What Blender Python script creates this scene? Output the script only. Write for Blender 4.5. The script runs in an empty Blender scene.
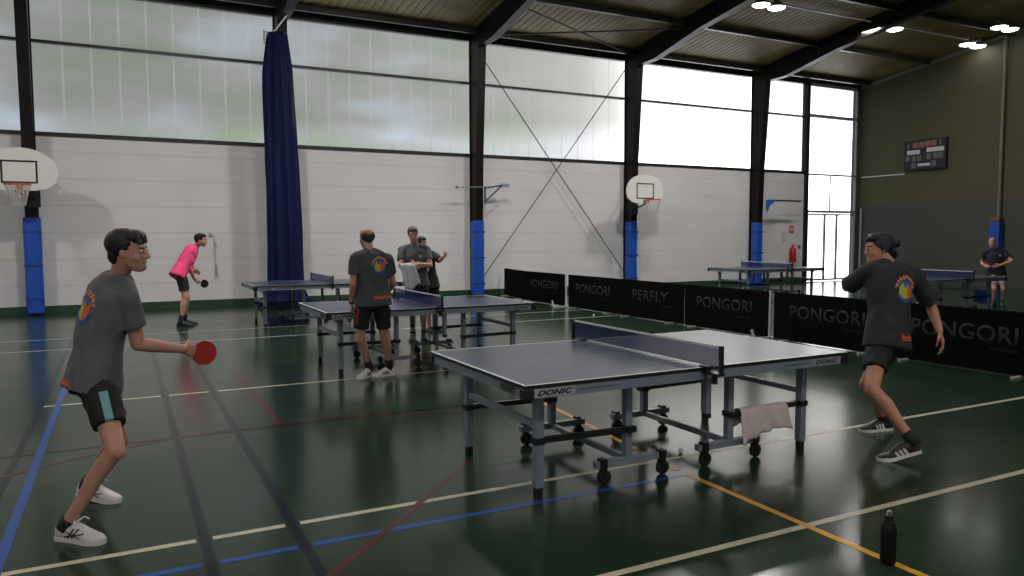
import bpy, bmesh, math, random
from mathutils import Vector as V, Matrix, noise
from mathutils.bvhtree import BVHTree
random.seed(7)
S = bpy.context.scene
C = S.collection
PI = math.pi
UP = V((0, 0, 1))

# ------------------------------------------------------------------ materials
MATS = {}
def mat(name, col, rough=.5, metal=0., var=0., vscale=6., bump=0., bscale=200., spec=.5, coat=0., stretch=None):
    if name in MATS: return MATS[name]
    m = bpy.data.materials.new(name); m.use_nodes = True
    nt = m.node_tree; N = nt.nodes; L = nt.links
    b = N['Principled BSDF']
    b.inputs['Base Color'].default_value = (*col, 1)
    b.inputs['Roughness'].default_value = rough
    b.inputs['Metallic'].default_value = metal
    b.inputs['Specular IOR Level'].default_value = spec
    b.inputs['Coat Weight'].default_value = coat
    if var or bump:
        tc = N.new('ShaderNodeTexCoord'); src = tc.outputs['Object']
        if stretch:
            mp = N.new('ShaderNodeMapping'); mp.inputs['Scale'].default_value = stretch
            L.new(src, mp.inputs[0]); src = mp.outputs[0]
    if var:
        nz = N.new('ShaderNodeTexNoise'); nz.inputs['Scale'].default_value = vscale; nz.inputs['Detail'].default_value = 4
        L.new(src, nz.inputs['Vector'])
        cr = N.new('ShaderNodeValToRGB')
        cr.color_ramp.elements[0].position = .3; cr.color_ramp.elements[1].position = .7
        cr.color_ramp.elements[0].color = (*[c*(1-var) for c in col], 1)
        cr.color_ramp.elements[1].color = (*[min(1, c*(1+var)) for c in col], 1)
        L.new(nz.outputs[0], cr.inputs[0]); L.new(cr.outputs[0], b.inputs['Base Color'])
    if bump:
        n2 = N.new('ShaderNodeTexNoise'); n2.inputs['Scale'].default_value = bscale; n2.inputs['Detail'].default_value = 2
        L.new(src, n2.inputs['Vector'])
        bp = N.new('ShaderNodeBump'); bp.inputs['Strength'].default_value = bump; bp.inputs['Distance'].default_value = .01
        L.new(n2.outputs[0], bp.inputs['Height']); L.new(bp.outputs[0], b.inputs['Normal'])
    MATS[name] = m
    return m

def emit_mat(name, col, st):
    m = bpy.data.materials.new(name); m.use_nodes = True
    nt = m.node_tree; nt.nodes.clear()
    e = nt.nodes.new('ShaderNodeEmission'); e.inputs[0].default_value = (*col, 1); e.inputs[1].default_value = st
    o = nt.nodes.new('ShaderNodeOutputMaterial'); nt.links.new(e.outputs[0], o.inputs[0])
    return m

def see_through(name, col, clear, tint=(1, 1, 1), translucent=False, rough=.6):
    m = bpy.data.materials.new(name); m.use_nodes = True
    nt = m.node_tree; nt.nodes.clear(); N = nt.nodes; L = nt.links
    t = N.new('ShaderNodeBsdfTransparent'); t.inputs[0].default_value = (*tint, 1)
    if translucent:
        d = N.new('ShaderNodeBsdfTranslucent'); d.inputs[0].default_value = (*col, 1)
    else:
        d = N.new('ShaderNodeBsdfDiffuse'); d.inputs[0].default_value = (*col, 1)
    mx = N.new('ShaderNodeMixShader'); mx.inputs[0].default_value = clear
    L.new(d.outputs[0], mx.inputs[1]); L.new(t.outputs[0], mx.inputs[2])
    o = N.new('ShaderNodeOutputMaterial'); L.new(mx.outputs[0], o.inputs[0])
    return m

# ------------------------------------------------------------------ mesh helpers
def obj(name, src, mats, parent=None, loc=None, smooth=False):
    if isinstance(src, bmesh.types.BMesh):
        bmesh.ops.recalc_face_normals(src, faces=src.faces[:])
        me = bpy.data.meshes.new(name); src.to_mesh(me); src.free()
    else:
        me = src; me.name = name
    if not isinstance(mats, (list, tuple)): mats = [mats]
    if not me.materials:
        for m in mats: me.materials.append(m)
    if smooth:
        for p in me.polygons: p.use_smooth = True
    o = bpy.data.objects.new(name, me); C.objects.link(o)
    if parent: o.parent = parent
    if loc is not None: o.location = loc
    return o
def tag(o, label, cat, group=None):
    o['label'] = label; o['category'] = cat
    if group: o['group'] = group
    return o
def thing(name, label, cat, loc=(0, 0, 0), group=None, rz=0):
    o = bpy.data.objects.new(name, None); C.objects.link(o); o.location = loc; o.rotation_euler.z = rz
    o.empty_display_size = .1
    return tag(o, label, cat, group)
def struct(name, bm, m, parent=None, **k):
    o = obj(name, bm, m, parent, **k)
    if parent is None: o['kind'] = 'structure'
    return o
def BM(): return bmesh.new()
def quad(bm, pts, mi=0):
    f = bm.faces.new([bm.verts.new(p) for p in pts]); f.material_index = mi; return f
def box(bm, x0, x1, y0, y1, z0, z1, mi=0, bev=0.):
    vs = [bm.verts.new((x, y, z)) for x in (x0, x1) for y in (y0, y1) for z in (z0, z1)]
    fs = [bm.faces.new([vs[i] for i in q]) for q in ((0, 1, 3, 2), (4, 6, 7, 5), (0, 4, 5, 1), (2, 3, 7, 6), (0, 2, 6, 4), (1, 5, 7, 3))]
    for f in fs: f.material_index = mi
    if bev:
        es = list({e for f in fs for e in f.edges})
        r = bmesh.ops.bevel(bm, geom=es, offset=bev, segments=2, affect='EDGES', profile=.5)
        for f in r['faces']: f.material_index = mi
def frame_of(d):
    d = V(d).normalized()
    a = UP if abs(d.z) < .95 else V((1, 0, 0))
    x = d.cross(a).normalized(); y = x.cross(d).normalized()
    return d, x, y
def bar(bm, p0, p1, w, h, mi=0):
    """rectangular bar from p0 to p1, w across, h in the upright direction"""
    p0, p1 = V(p0), V(p1); d, x, y = frame_of(p1-p0)
    a = [bm.verts.new(p + x*sx*w/2 + y*sy*h/2) for p in (p0, p1) for sx, sy in ((-1, -1), (1, -1), (1, 1), (-1, 1))]
    for q in ((3, 2, 1, 0), (4, 5, 6, 7), (0, 1, 5, 4), (1, 2, 6, 5), (2, 3, 7, 6), (3, 0, 4, 7)):
        bm.faces.new([a[i] for i in q]).material_index = mi
def rings(bm, R, mi=0, cap=True):
    rs = [[bm.verts.new(p) for p in r] for r in R]; n = len(rs[0])
    for a, b in zip(rs, rs[1:]):
        for i in range(n):
            bm.faces.new((a[i], a[(i+1) % n], b[(i+1) % n], b[i])).material_index = mi
    if cap:
        for r in (rs[0], rs[-1]): bm.faces.new(r).material_index = mi
    return rs
def circ(c, x, y, rx, ry, n=14):
    c, x, y = V(c), V(x), V(y)
    return [c + x*rx*math.cos(2*PI*i/n) + y*ry*math.sin(2*PI*i/n) for i in range(n)]
def tube(bm, pts, r, n=10, mi=0):
    pts = [V(p) for p in pts]; R = []
    rr = r if isinstance(r, (list, tuple)) else [r]*len(pts)
    for i, p in enumerate(pts):
        d = (pts[min(i+1, len(pts)-1)]-pts[max(i-1, 0)])
        _, x, y = frame_of(d); R.append(circ(p, x, y, rr[i], rr[i], n))
    rings(bm, R, mi)
def capsule(bm, p0, p1, r0, r1, n=12):
    p0, p1 = V(p0), V(p1)
    if (p1-p0).length < 1e-5: p1 = p0+V((0, 0, 1e-4))
    d, x, y = frame_of(p1-p0); R = []
    for a in (-75, -45, -15): a = math.radians(a); R.append(circ(p0+d*r0*math.sin(a), x, y, r0*math.cos(a), r0*math.cos(a), n))
    for a in (15, 45, 75): a = math.radians(a); R.append(circ(p1+d*r1*math.sin(a), x, y, r1*math.cos(a), r1*math.cos(a), n))
    rings(bm, R)
def cone(bm, p0, p1, r0, r1, n=18, mi=0):
    d, x, y = frame_of(V(p1)-V(p0)); rings(bm, [circ(p0, x, y, r0, r0, n), circ(p1, x, y, r1, r1, n)], mi)
def ell(bm, c, ax, ay, az, rx, ry, rz, n=14):
    c = V(c); R = []
    for k in range(1, 10):
        a = -PI/2 + PI*k/10
        R.append(circ(c+V(az)*rz*math.sin(a), ax, ay, rx*math.cos(a), ry*math.cos(a), n))
    rings(bm, R)
def lathe(bm, prof, c=(0, 0, 0), n=20, mi=0):
    rings(bm, [circ(V(c)+UP*z, (1, 0, 0), (0, 1, 0), r, r, n) for r, z in prof], mi)
def union(bm, voxel, it=4, fac=.5, wrinkle=0., wf=9., seed=0.):
    me = bpy.data.meshes.new('t'); bm.to_mesh(me); bm.free()
    o = bpy.data.objects.new('t', me); C.objects.link(o)
    m = o.modifiers.new('r', 'REMESH'); m.mode = 'VOXEL'; m.voxel_size = voxel; m.use_smooth_shade = True
    if it:
        s = o.modifiers.new('s', 'SMOOTH'); s.iterations = it; s.factor = fac
    dg = bpy.context.evaluated_depsgraph_get()
    r = bpy.data.meshes.new_from_object(o.evaluated_get(dg))
    bpy.data.objects.remove(o); bpy.data.meshes.remove(me)
    if wrinkle:
        nn = [v.normal.copy() for v in r.vertices]
        for v, n_ in zip(r.vertices, nn):
            q = V((v.co.x*wf+seed, v.co.y*wf, v.co.z*wf*.6))
            v.co += n_*wrinkle*(abs(noise.noise(q))*2-.6 + .5*noise.noise(q*2.3))
    for p in r.polygons: p.use_smooth = True
    return r
def bvh(me): return BVHTree.FromPolygons([v.co for v in me.vertices], [p.vertices[:] for p in me.polygons])
def decal(me, origin, right, up, w, h, nx, ny, fn, off=.003):
    """thin patch laid on a mesh surface: fn(x,y in 0..1) gives a material slot or None"""
    T = bvh(me); origin, right, up = V(origin), V(right).normalized(), V(up).normalized(); d = right.cross(up)
    bm = BM(); cache = {}
    def vert(i, j):
        if (i, j) not in cache:
            p = origin + right*(i/nx-.5)*w + up*(j/ny-.5)*h
            loc, nor, _, _ = T.ray_cast(p+d*.5, -d)
            if loc is not None and nor.dot(d) < 0: nor = -nor
            cache[i, j] = None if loc is None else bm.verts.new(loc+nor*off)
        return cache[i, j]
    for i in range(nx):
        for j in range(ny):
            k = fn((i+.5)/nx, (j+.5)/ny)
            if k is None: continue
            vs = [vert(i, j), vert(i+1, j), vert(i+1, j+1), vert(i, j+1)]
            if None in vs: continue
            bm.faces.new(vs).material_index = k
    return bm
def text_bm(s, width, height, origin, right, up, shear=0., thick=.0, ext=.002):
    """lettering as mesh, centred at origin, read along right"""
    cu = bpy.data.curves.new('t', 'FONT'); cu.body = s; cu.size = 1; cu.shear = shear; cu.offset = thick
    cu.space_character = 1.08
    o = bpy.data.objects.new('t', cu); C.objects.link(o)
    me = bpy.data.meshes.new_from_object(o.evaluated_get(bpy.context.evaluated_depsgraph_get()))
    bpy.data.objects.remove(o); bpy.data.curves.remove(cu)
    bm = BM(); bm.from_mesh(me); bpy.data.meshes.remove(me)
    xs = [v.co.x for v in bm.verts]; ys = [v.co.y for v in bm.verts]
    x0, x1, y0, y1 = min(xs), max(xs), min(ys), max(ys)
    right, up = V(right).normalized(), V(up).normalized(); origin = V(origin)
    for v in bm.verts:
        v.co = origin + right*((v.co.x-(x0+x1)/2)/(x1-x0)*width) + up*((v.co.y-(y0+y1)/2)/(y1-y0)*height)
    r = bmesh.ops.extrude_face_region(bm, geom=bm.faces[:])
    n = right.cross(up)
    for v in [g for g in r['geom'] if isinstance(g, bmesh.types.BMVert)]: v.co += n*ext
    return bm

# ------------------------------------------------------------------ camera (measured from the table and the court lines)
F, CH, YAW, PITCH, ROLL = 754.543, 1.62835, .47681, .068391, -.00287
cy, sy, cp, sp = math.cos(YAW), math.sin(YAW), math.cos(PITCH), math.sin(PITCH)
fw = V((sy*cp, cy*cp, -sp)); rt = V((cy, -sy, 0)); uu = rt.cross(fw)
cr_, sr_ = math.cos(ROLL), math.sin(ROLL)
rt, uu = rt*cr_+uu*sr_, -rt*sr_+uu*cr_
cam = bpy.data.cameras.new('camera'); cam.sensor_width = 36; cam.lens = F/1024*36; cam.clip_end = 300
co = bpy.data.objects.new('camera', cam); C.objects.link(co)
co.matrix_world = Matrix(((rt.x, uu.x, -fw.x, 0), (rt.y, uu.y, -fw.y, 0), (rt.z, uu.z, -fw.z, CH), (0, 0, 0, 1)))
S.camera = co
CR, CA = V((rt.x, rt.y, 0)).normalized(), V((fw.x, fw.y, 0)).normalized()   # rightward and away directions on the floor

# ------------------------------------------------------------------ view and world
S.view_settings.view_transform = 'Standard'; S.view_settings.look = 'None'
S.view_settings.exposure = 0; S.view_settings.gamma = 1; S.view_settings.use_curve_mapping = False
w = bpy.data.worlds.new('daylight'); S.world = w; w.use_nodes = True
nt = w.node_tree; N = nt.nodes; L = nt.links
bg = N['Background']
tc = N.new('ShaderNodeTexCoord'); sx = N.new('ShaderNodeSeparateXYZ'); L.new(tc.outputs['Generated'], sx.inputs[0])
az = N.new('ShaderNodeMath'); az.operation = 'ARCTAN2'; L.new(sx.outputs[0], az.inputs[0]); L.new(sx.outputs[1], az.inputs[1])
mr = N.new('ShaderNodeMapRange'); mr.inputs[1].default_value = -.4; mr.inputs[2].default_value = 1.1
L.new(az.outputs[0], mr.inputs[0])
br = N.new('ShaderNodeValToRGB'); L.new(mr.outputs[0], br.inputs[0])
E_ = br.color_ramp.elements
def stops(ramp, lst):
    e = ramp.color_ramp.elements
    while len(e) > 1: e.remove(e[-1])
    e[0].position = lst[0][0]; e[0].color = lst[0][1]
    for p, c in lst[1:]:
        k = e.new(p); k.color = c
WS = 5.
g_ = lambda v: (v/WS, v/WS, v/WS, 1)
stops(br, [(0, g_(.26)), (.27, g_(.28)), (.45, g_(.35)), (.54, g_(.42)), (.60, g_(.50)), (.645, g_(.64)), (.675, g_(1.0)), (.70, g_(2.4)), (.77, g_(2.7)), (.86, g_(2.7)), (1, g_(2.7))])
nz = N.new('ShaderNodeTexNoise'); nz.inputs['Scale'].default_value = 5.5; nz.inputs['Detail'].default_value = 2.5; nz.inputs['Roughness'].default_value = .55
mp = N.new('ShaderNodeMapping'); mp.inputs['Scale'].default_value = (1, 1, 2.6); L.new(tc.outputs['Generated'], mp.inputs[0]); L.new(mp.outputs[0], nz.inputs['Vector'])
tr = N.new('ShaderNodeValToRGB'); L.new(nz.outputs[0], tr.inputs[0])
stops(tr, [(.32, (.68, .80, .52, 1)), (.43, (.80, .86, .74, 1)), (.53, (.98, .97, .94, 1)), (.64, (1.18, 1.34, 1.46, 1))])
fd = N.new('ShaderNodeMapRange'); fd.inputs[1].default_value = .35; fd.inputs[2].default_value = .66; L.new(az.outputs[0], fd.inputs[0])
mx = N.new('ShaderNodeMix'); mx.data_type = 'RGBA'; L.new(fd.outputs[0], mx.inputs[0]); L.new(tr.outputs[0], mx.inputs[6])
mx.inputs[7].default_value = (1.02, .97, .93, 1)
mm = N.new('ShaderNodeMix'); mm.data_type = 'RGBA'; mm.blend_type = 'MULTIPLY'; mm.inputs[0].default_value = 1
L.new(br.outputs[0], mm.inputs[6]); L.new(mx.outputs[2], mm.inputs[7])
hz = N.new('ShaderNodeMapRange'); hz.inputs[1].default_value = .148; hz.inputs[2].default_value = .118; hz.inputs[3].default_value = 0; hz.inputs[4].default_value = 1
L.new(sx.outputs[2], hz.inputs[0])
hm = N.new('ShaderNodeMix'); hm.data_type = 'RGBA'; hm.blend_type = 'MULTIPLY'; hm.inputs[0].default_value = 1
hc = N.new('ShaderNodeMix'); hc.data_type = 'RGBA'; hc.inputs[6].default_value = (1, 1, 1, 1); hc.inputs[7].default_value = (1.62, 1.68, 1.85, 1)
L.new(hz.outputs[0], hc.inputs[0])
L.new(mm.outputs[2], hm.inputs[6]); L.new(hc.outputs[2], hm.inputs[7])
L.new(hm.outputs[2], bg.inputs[0]); bg.inputs[1].default_value = WS*1.0

# ------------------------------------------------------------------ common materials
steel_dark = mat('dark_brown_steel', (.0075, .0055, .0048), .42, var=.25, vscale=3, spec=.22)
frame_dark = mat('dark_window_steel', (.010, .010, .010), .45)
door_grey = mat('grey_door_frame', (.30, .31, .32), .45)
white_paint = mat('white_line_paint', (.52, .47, .35), .25, spec=.25, var=.12, vscale=30)
black_plastic = mat('black_plastic', (.008, .008, .009), .45)
blue_vinyl = mat('blue_vinyl', (.012, .075, .42), .38, bump=.15, bscale=18)
rubber_black = mat('black_rubber', (.006, .006, .006), .6)
white_plastic = mat('white_plastic', (.7, .7, .69), .4)
chrome = mat('galvanised_steel', (.42, .44, .46), .38, .7)

# ------------------------------------------------------------------ floor with its court lines
WY, WX, LX, FY = 18.87, 24.06, -12.0, -5.0
EAVE, SL, RIDGE = 7.05, .14, 7.0
def roof(y): return EAVE + SL*(WY-y) if y > RIDGE else EAVE + SL*(WY-RIDGE) - SL*(RIDGE-y)
m = mat('green_sports_floor', (.0165, .034, .0195), .16, var=.10, vscale=.6, spec=.28)
b = m.node_tree.nodes['Principled BSDF']
nn = m.node_tree.nodes.new('ShaderNodeTexNoise'); nn.inputs['Scale'].default_value = 1.3; nn.inputs['Detail'].default_value = 5
rr = m.node_tree.nodes.new('ShaderNodeMapRange'); rr.inputs[3].default_value = .12; rr.inputs[4].default_value = .23
tcn = m.node_tree.nodes.new('ShaderNodeTexCoord')
m.node_tree.links.new(tcn.outputs['Object'], nn.inputs['Vector']); m.node_tree.links.new(nn.outputs[0], rr.inputs[0]); m.node_tree.links.new(rr.outputs[0], b.inputs['Roughness'])
floor_mats = [m, white_paint, mat('dark_blue_line', (.006, .010, .018), .2, spec=.16), mat('blue_line', (.020, .075, .30), .2, spec=.22),
              mat('yellow_line', (.60, .31, .04), .25, spec=.25, var=.15, vscale=20), mat('red_line', (.085, .014, .016), .2, spec=.25), mat('far_white_line', (.36, .38, .36), .4)]
bm = BM()
quad(bm, [(LX, FY, 0), (WX, FY, 0), (WX, WY, 0), (LX, WY, 0)])
LZ = [.0012]
def line(p0, p1, w=.05, mi=1, z=None):
    p0, p1 = V((*p0, 0)), V((*p1, 0)); d = (p1-p0).normalized(); n = V((-d.y, d.x, 0))*w/2
    z = UP*(z if z else LZ[0])
    quad(bm, [p0-n+z, p1-n+z, p1+n+z, p0+n+z], mi)
def hline(y, x0, x1, gaps=(), w=.05, mi=1):
    xs = [x0]
    for g in sorted(gaps):
        if x0 < g < x1: xs += [g-.042, g+.042]
    xs.append(x1)
    for a, c in zip(xs[::2], xs[1::2]): line((a, y), (c, y), w, mi)
gx = (.345, .81)
hline(4.29, -3, 12, gx); hline(2.92, 1.6, 12, ()); hline(8.46, -.72, 4.2, (.345, .81))
hline(12.70, -1.6, 9.0, (), .045, 6); hline(14.05, -6, 9, (-.72,), .045, 6); hline(3.95, .0, 3.35, gx, .05, 3)
line((.345, .5), (.345, 13.2), .055, 2, .0008); line((.81, .5), (.81, 12.6), .055, 2, .0008)
line((-.745, .5), (-.745, 13.9), .05, 2, .0008); line((-.60, 1), (-.60, 11.2), .055, 3, .0016)
line((3.33, .6), (3.385, 3.95), .05, 4, .0018); line((3.60, 6.1), (3.70, 9.6), .05, 4, .0018); line((3.39, 4.05), (3.60, 6.1), .05, 4, .0018)
line((1.18, 6.72), (1.18, 9.6), .05, 5, .0010)
hline(6.62, -2, 3.2, (), .045, 2)
def arc(cx, cy, r, a0, a1, w=.045, mi=5, n=24):
    for i in range(n):
        a, c = math.radians(a0+(a1-a0)*i/n), math.radians(a0+(a1-a0)*(i+1)/n)
        pts = [V((cx+q*math.cos(t), cy+q*math.sin(t), .0014)) for q, t in ((r-w/2, a), (r+w/2, a), (r+w/2, c), (r-w/2, c))]
        quad(bm, pts, mi)
for a_, c_ in (((.45, 3.16), (.87, 3.57)), ((.87, 3.57), (1.40, 4.10)), ((1.40, 4.10), (2.22, 4.97))): line(a_, c_, .045, 5, .0014)
arc(1.2, 3.4, 3.32, 62, 128, .04, 5)
struct('floor', bm, floor_mats)

# ------------------------------------------------------------------ walls, wainscot joints, ceiling
def panel_wall(name, col, step, dark=.72, rough=.55, up=None):
    m = bpy.data.materials.new(name); m.use_nodes = True; nt = m.node_tree; N = nt.nodes; L = nt.links; b = N['Principled BSDF']
    b.inputs['Roughness'].default_value = rough
    t = N.new('ShaderNodeTexCoord'); s = N.new('ShaderNodeSeparateXYZ'); L.new(t.outputs['Object'], s.inputs[0])
    d = N.new('ShaderNodeMath'); d.operation = 'DIVIDE'; d.inputs[1].default_value = step; L.new(s.outputs[2], d.inputs[0])
    f = N.new('ShaderNodeMath'); f.operation = 'FRACT'; L.new(d.outputs[0], f.inputs[0])
    k = N.new('ShaderNodeMath'); k.operation = 'LESS_THAN'; k.inputs[1].default_value = .035; L.new(f.outputs[0], k.inputs[0])
    n = N.new('ShaderNodeTexNoise'); n.inputs['Scale'].default_value = .8; n.inputs['Detail'].default_value = 4; L.new(t.outputs['Object'], n.inputs['Vector'])
    r = N.new('ShaderNodeValToRGB'); L.new(n.outputs[0], r.inputs[0])
    stops(r, [(.3, (*[c*.95 for c in col], 1)), (.7, (*[c*1.03 for c in col], 1))])
    out = r.outputs[0]
    if up:
        gt = N.new('ShaderNodeMath'); gt.operation = 'GREATER_THAN'; gt.inputs[1].default_value = up[0]; L.new(s.outputs[2], gt.inputs[0])
        mu = N.new('ShaderNodeMix'); mu.data_type = 'RGBA'; L.new(gt.outputs[0], mu.inputs[0]); L.new(out, mu.inputs[6]); mu.inputs[7].default_value = (*up[1], 1); out = mu.outputs[2]
    mx = N.new('ShaderNodeMix'); mx.data_type = 'RGBA'; mx.blend_type = 'MULTIPLY'; L.new(k.outputs[0], mx.inputs[0]); L.new(out, mx.inputs[6]); mx.inputs[7].default_value = (dark, dark, dark, 1)
    L.new(mx.outputs[2], b.inputs['Base Color'])
    bp = N.new('ShaderNodeBump'); bp.inputs['Strength'].default_value = .4; bp.inputs['Distance'].default_value = .01; bp.invert = True
    L.new(k.outputs[0], bp.inputs['Height']); L.new(bp.outputs[0], b.inputs['Normal'])
    return m
wall_pale = panel_wall('pale_grey_wall_panels', (.66, .645, .655), .575, .86)
wall_olive = panel_wall('olive_wall_panels', (.064, .066, .060), .62, .92, .7, up=(2.75, (.078, .073, .038)))
SILL, HEAD, DX0, DX1 = 3.83, 6.93, 21.22, 23.86
bm = BM(); box(bm, LX, DX0, WY, WY+.2, 0, SILL)
struct('wall_back', bm, wall_pale)
bm = BM(); box(bm, LX, WX, WY, WY+.2, HEAD, EAVE+.02)
struct('trim_1', bm, frame_dark)
bm = BM(); box(bm, DX1, WX, WY-.02, WY+.2, 0, HEAD)
struct('trim_2', bm, mat('grey_corner_steel', (.06, .062, .06), .5))
def gable(name, x0, x1, m):
    bm = BM(); prof = [(FY, 0), (WY+.2, 0), (WY+.2, roof(WY+.2)), (RIDGE, roof(RIDGE)), (FY, roof(FY))]
    a = [bm.verts.new((x0, y, z)) for y, z in prof]; c = [bm.verts.new((x1, y, z)) for y, z in prof]
    bm.faces.new(a); bm.faces.new(c)
    for i in range(5): bm.faces.new((a[i], a[(i+1) % 5], c[(i+1) % 5], c[i]))
    struct(name, bm, m)
gable('wall_right', WX, WX+.2, wall_olive); gable('wall_left', LX-.2, LX, wall_pale)
bm = BM(); box(bm, LX, WX, FY-.2, FY, 0, roof(FY)); struct('wall_front', bm, wall_pale)
bm = BM(); box(bm, LX, DX0, WY-.012, WY, .0, .17)
struct('baseboard_back', bm, mat('green_skirting', (.018, .055, .026), .45))
# corrugated roof sheet
bm = BM(); xs = []; x = LX-.2
while x < WX+.2:
    xs += [(x, 0), (x+.11, 0), (x+.135, .011), (x+.175, .011)]; x += .20
for ya, yb in ((WY+.2, RIDGE), (RIDGE, FY-.2)):
    a = [bm.verts.new((px, ya, roof(ya)+dz+.005)) for px, dz in xs]; c = [bm.verts.new((px, yb, roof(yb)+dz+.005)) for px, dz in xs]
    for i in range(len(xs)-1): bm.faces.new((a[i], a[i+1], c[i+1], c[i]))
struct('ceiling', bm, mat('olive_roof_sheet', (.205, .165, .052), .62, var=.3, vscale=1.5, metal=.0))
bm = BM(); bar(bm, (WX-.04, WY, roof(WY)-.10), (WX-.04, RIDGE, roof(RIDGE)-.10), .07, .12); struct('trim_3', bm, mat('olive_edge_trim', (.20, .20, .15), .5))

# ------------------------------------------------------------------ windows
poly = see_through('polycarbonate_sheet', (.42, .43, .43), .80, (.97, .985, .98), True)
strip = see_through('polycarbonate_joint', (.55, .56, .56), .84, (1, 1, 1), True)
glass = see_through('clear_door_glass', (.9, .9, .9), .92, (.96, .98, .97), True)
colX = [-6.87, -1.75, 3.36, 8.46, 13.56, 18.68]
CW = .22
bays = [(LX, colX[0])] + [(a+CW, c) for a, c in zip(colX, colX[1:])] + [(colX[-1]+CW, DX0)]
for i, (x0, x1) in enumerate(bays):
    bm = BM()
    box(bm, x0, x1, WY-.03, WY+.12, SILL-.05, SILL+.03); box(bm, x0, x1, WY-.02, WY+.10, 5.71, 5.77); box(bm, x0, x1, WY-.03, WY+.12, HEAD-.08, HEAD)
    if x1 == DX0: box(bm, x1, x1+.16, WY-.06, WY+.14, 0, HEAD)
    o = struct('window_%d' % (i+1), bm, frame_dark)
    bm = BM(); quad(bm, [(x0, WY+.05, SILL), (x1, WY+.05, SILL), (x1, WY+.05, HEAD), (x0, WY+.05, HEAD)])
    obj('polycarbonate_sheet', bm, poly, o)
    bm = BM(); n = max(2, round((x1-x0)/.55))
    for k in range(1, n):
        xx = x0+(x1-x0)*k/n; box(bm, xx-.022, xx+.022, WY+.02, WY+.045, SILL+.03, HEAD-.08)
    s = obj('joint_strips', bm, strip, o)
# glazed door bay
bm = BM(); D0, D1 = DX0+.16, DX1
for z, h in ((5.80, .11), (3.77, .06), (2.47, .09), (HEAD-.06, .12)): box(bm, D0, D1, WY-.03, WY+.09, z-h/2, z+h/2)
box(bm, D0, D0+.05, WY-.03, WY+.05, 0, HEAD); box(bm, D1-.05, D1, WY-.03, WY+.05, 0, HEAD); box(bm, 22.53, 22.56, WY-.01, WY+.03, 2.5, 3.75)
d_ = struct('door_1', bm, door_grey)
bm = BM()
for a, c in ((D0+.06, 22.31), (22.32, 22.93), (22.94, D1-.06)):
    f = .03
    box(bm, a, a+f, WY-.01, WY+.05, .02, 2.40); box(bm, c-f, c, WY-.01, WY+.05, .02, 2.40); box(bm, a+f, c-f, WY-.01, WY+.05, .02, .09); box(bm, a+f, c-f, WY-.01, WY+.05, 2.34, 2.40)
obj('door_leaf_frames', bm, door_grey, d_)
bm = BM(); quad(bm, [(D0, WY+.03, .02), (D1, WY+.03, .02), (D1, WY+.03, HEAD), (D0, WY+.03, HEAD)]); obj('glazing', bm, glass, d_)
bm = BM(); tube(bm, [(22.27, WY-.04, .95), (22.27, WY-.04, 1.25)], .015); tube(bm, [(22.27, WY-.04, 1.1), (22.27, WY, 1.1)], .01); obj('door_handle', bm, chrome, d_)

# ------------------------------------------------------------------ portal frames
def portal(x, label):
    t = thing('portal_frame', label, 'steel frame', (x+CW/2, WY-.2, 0), 'steel portal frames along the windows')
    ox, oy = x+CW/2, WY-.2
    def P(y, z): return (y-oy, z)
    def ibeam(bm, inner, outer):
        # inner / outer: matching (y,z) polylines; web between them, flanges along both
        for (a, c), (e, f) in zip(zip(inner, inner[1:]), zip(outer, outer[1:])):
            vs = []
            for sx in (-CW*.36, CW*.36): vs.append([bm.verts.new((sx, p[0]-oy, p[1])) for p in (a, c, f, e)])
            bm.faces.new(vs[0]); bm.faces.new(vs[1])
        for pl in (inner, outer):
            for a, c in zip(pl, pl[1:]):
                a_, c_ = V((0, a[0]-oy, a[1])), V((0, c[0]-oy, c[1])); nn_ = V((1, 0, 0)).cross((c_-a_).normalized())*.0125
                q = [[bm.verts.new(p+V((sx, 0, 0))+nn_*sn) for sx, sn in ((-CW/2, -1), (CW/2, -1), (CW/2, 1), (-CW/2, 1))] for p in (a_, c_)]
                for i in range(4): bm.faces.new((q[0][i], q[0][(i+1) % 4], q[1][(i+1) % 4], q[1][i]))
                bm.faces.new(q[0]); bm.faces.new(q[1])
    bm = BM(); ibeam(bm, [(WY-.30, 0), (WY-.42, 3.8), (WY-.62, 6.62)], [(WY-.015, 0), (WY-.015, 3.8), (WY-.015, 6.95)])
    obj('column', bm, steel_dark, t)
    bm = BM()
    ys = [WY-.62, WY-1.4, 15.6, RIDGE]; ins = [(ys[0], 6.62), (ys[1], roof(ys[1])-.60), (ys[2], roof(ys[2])-.46), (ys[3], roof(ys[3])-.44)]
    out = [(WY-.015, 6.98), (ys[1], roof(ys[1])-.02), (ys[2], roof(ys[2])-.02), (ys[3], roof(ys[3])-.02)]
    ibeam(bm, ins, out); obj('rafter', bm, steel_dark, t)
    bm = BM(); yb = FY+.3
    ibeam(bm, [(RIDGE, roof(RIDGE)-.44), (yb+.5, roof(yb+.5)-.5), (yb+.05, 0)], [(RIDGE, roof(RIDGE)-.02), (yb-.25, roof(yb)-.05), (yb-.25, 0)])
    obj('rafter_near_side', bm, steel_dark, t)
    bm = BM(); box(bm, -CW/2-.02, CW/2+.02, -.15, .22, 0, .02); obj('base_plate', bm, steel_dark, t)
    return t
wh = ['first steel portal frame from the left, outside the picture', 'dark steel column behind the left basketball hoop, with its rafter',
      'dark steel frame partly hidden by the tall blue curtain', 'dark steel column with small blue swing bracket and blue pad',
      'dark steel column carrying the right-hand basketball hoop', 'dark steel column beside the fire extinguisher and glazed door']
for k in range(1, 6): portal(colX[k], wh[k])

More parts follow.
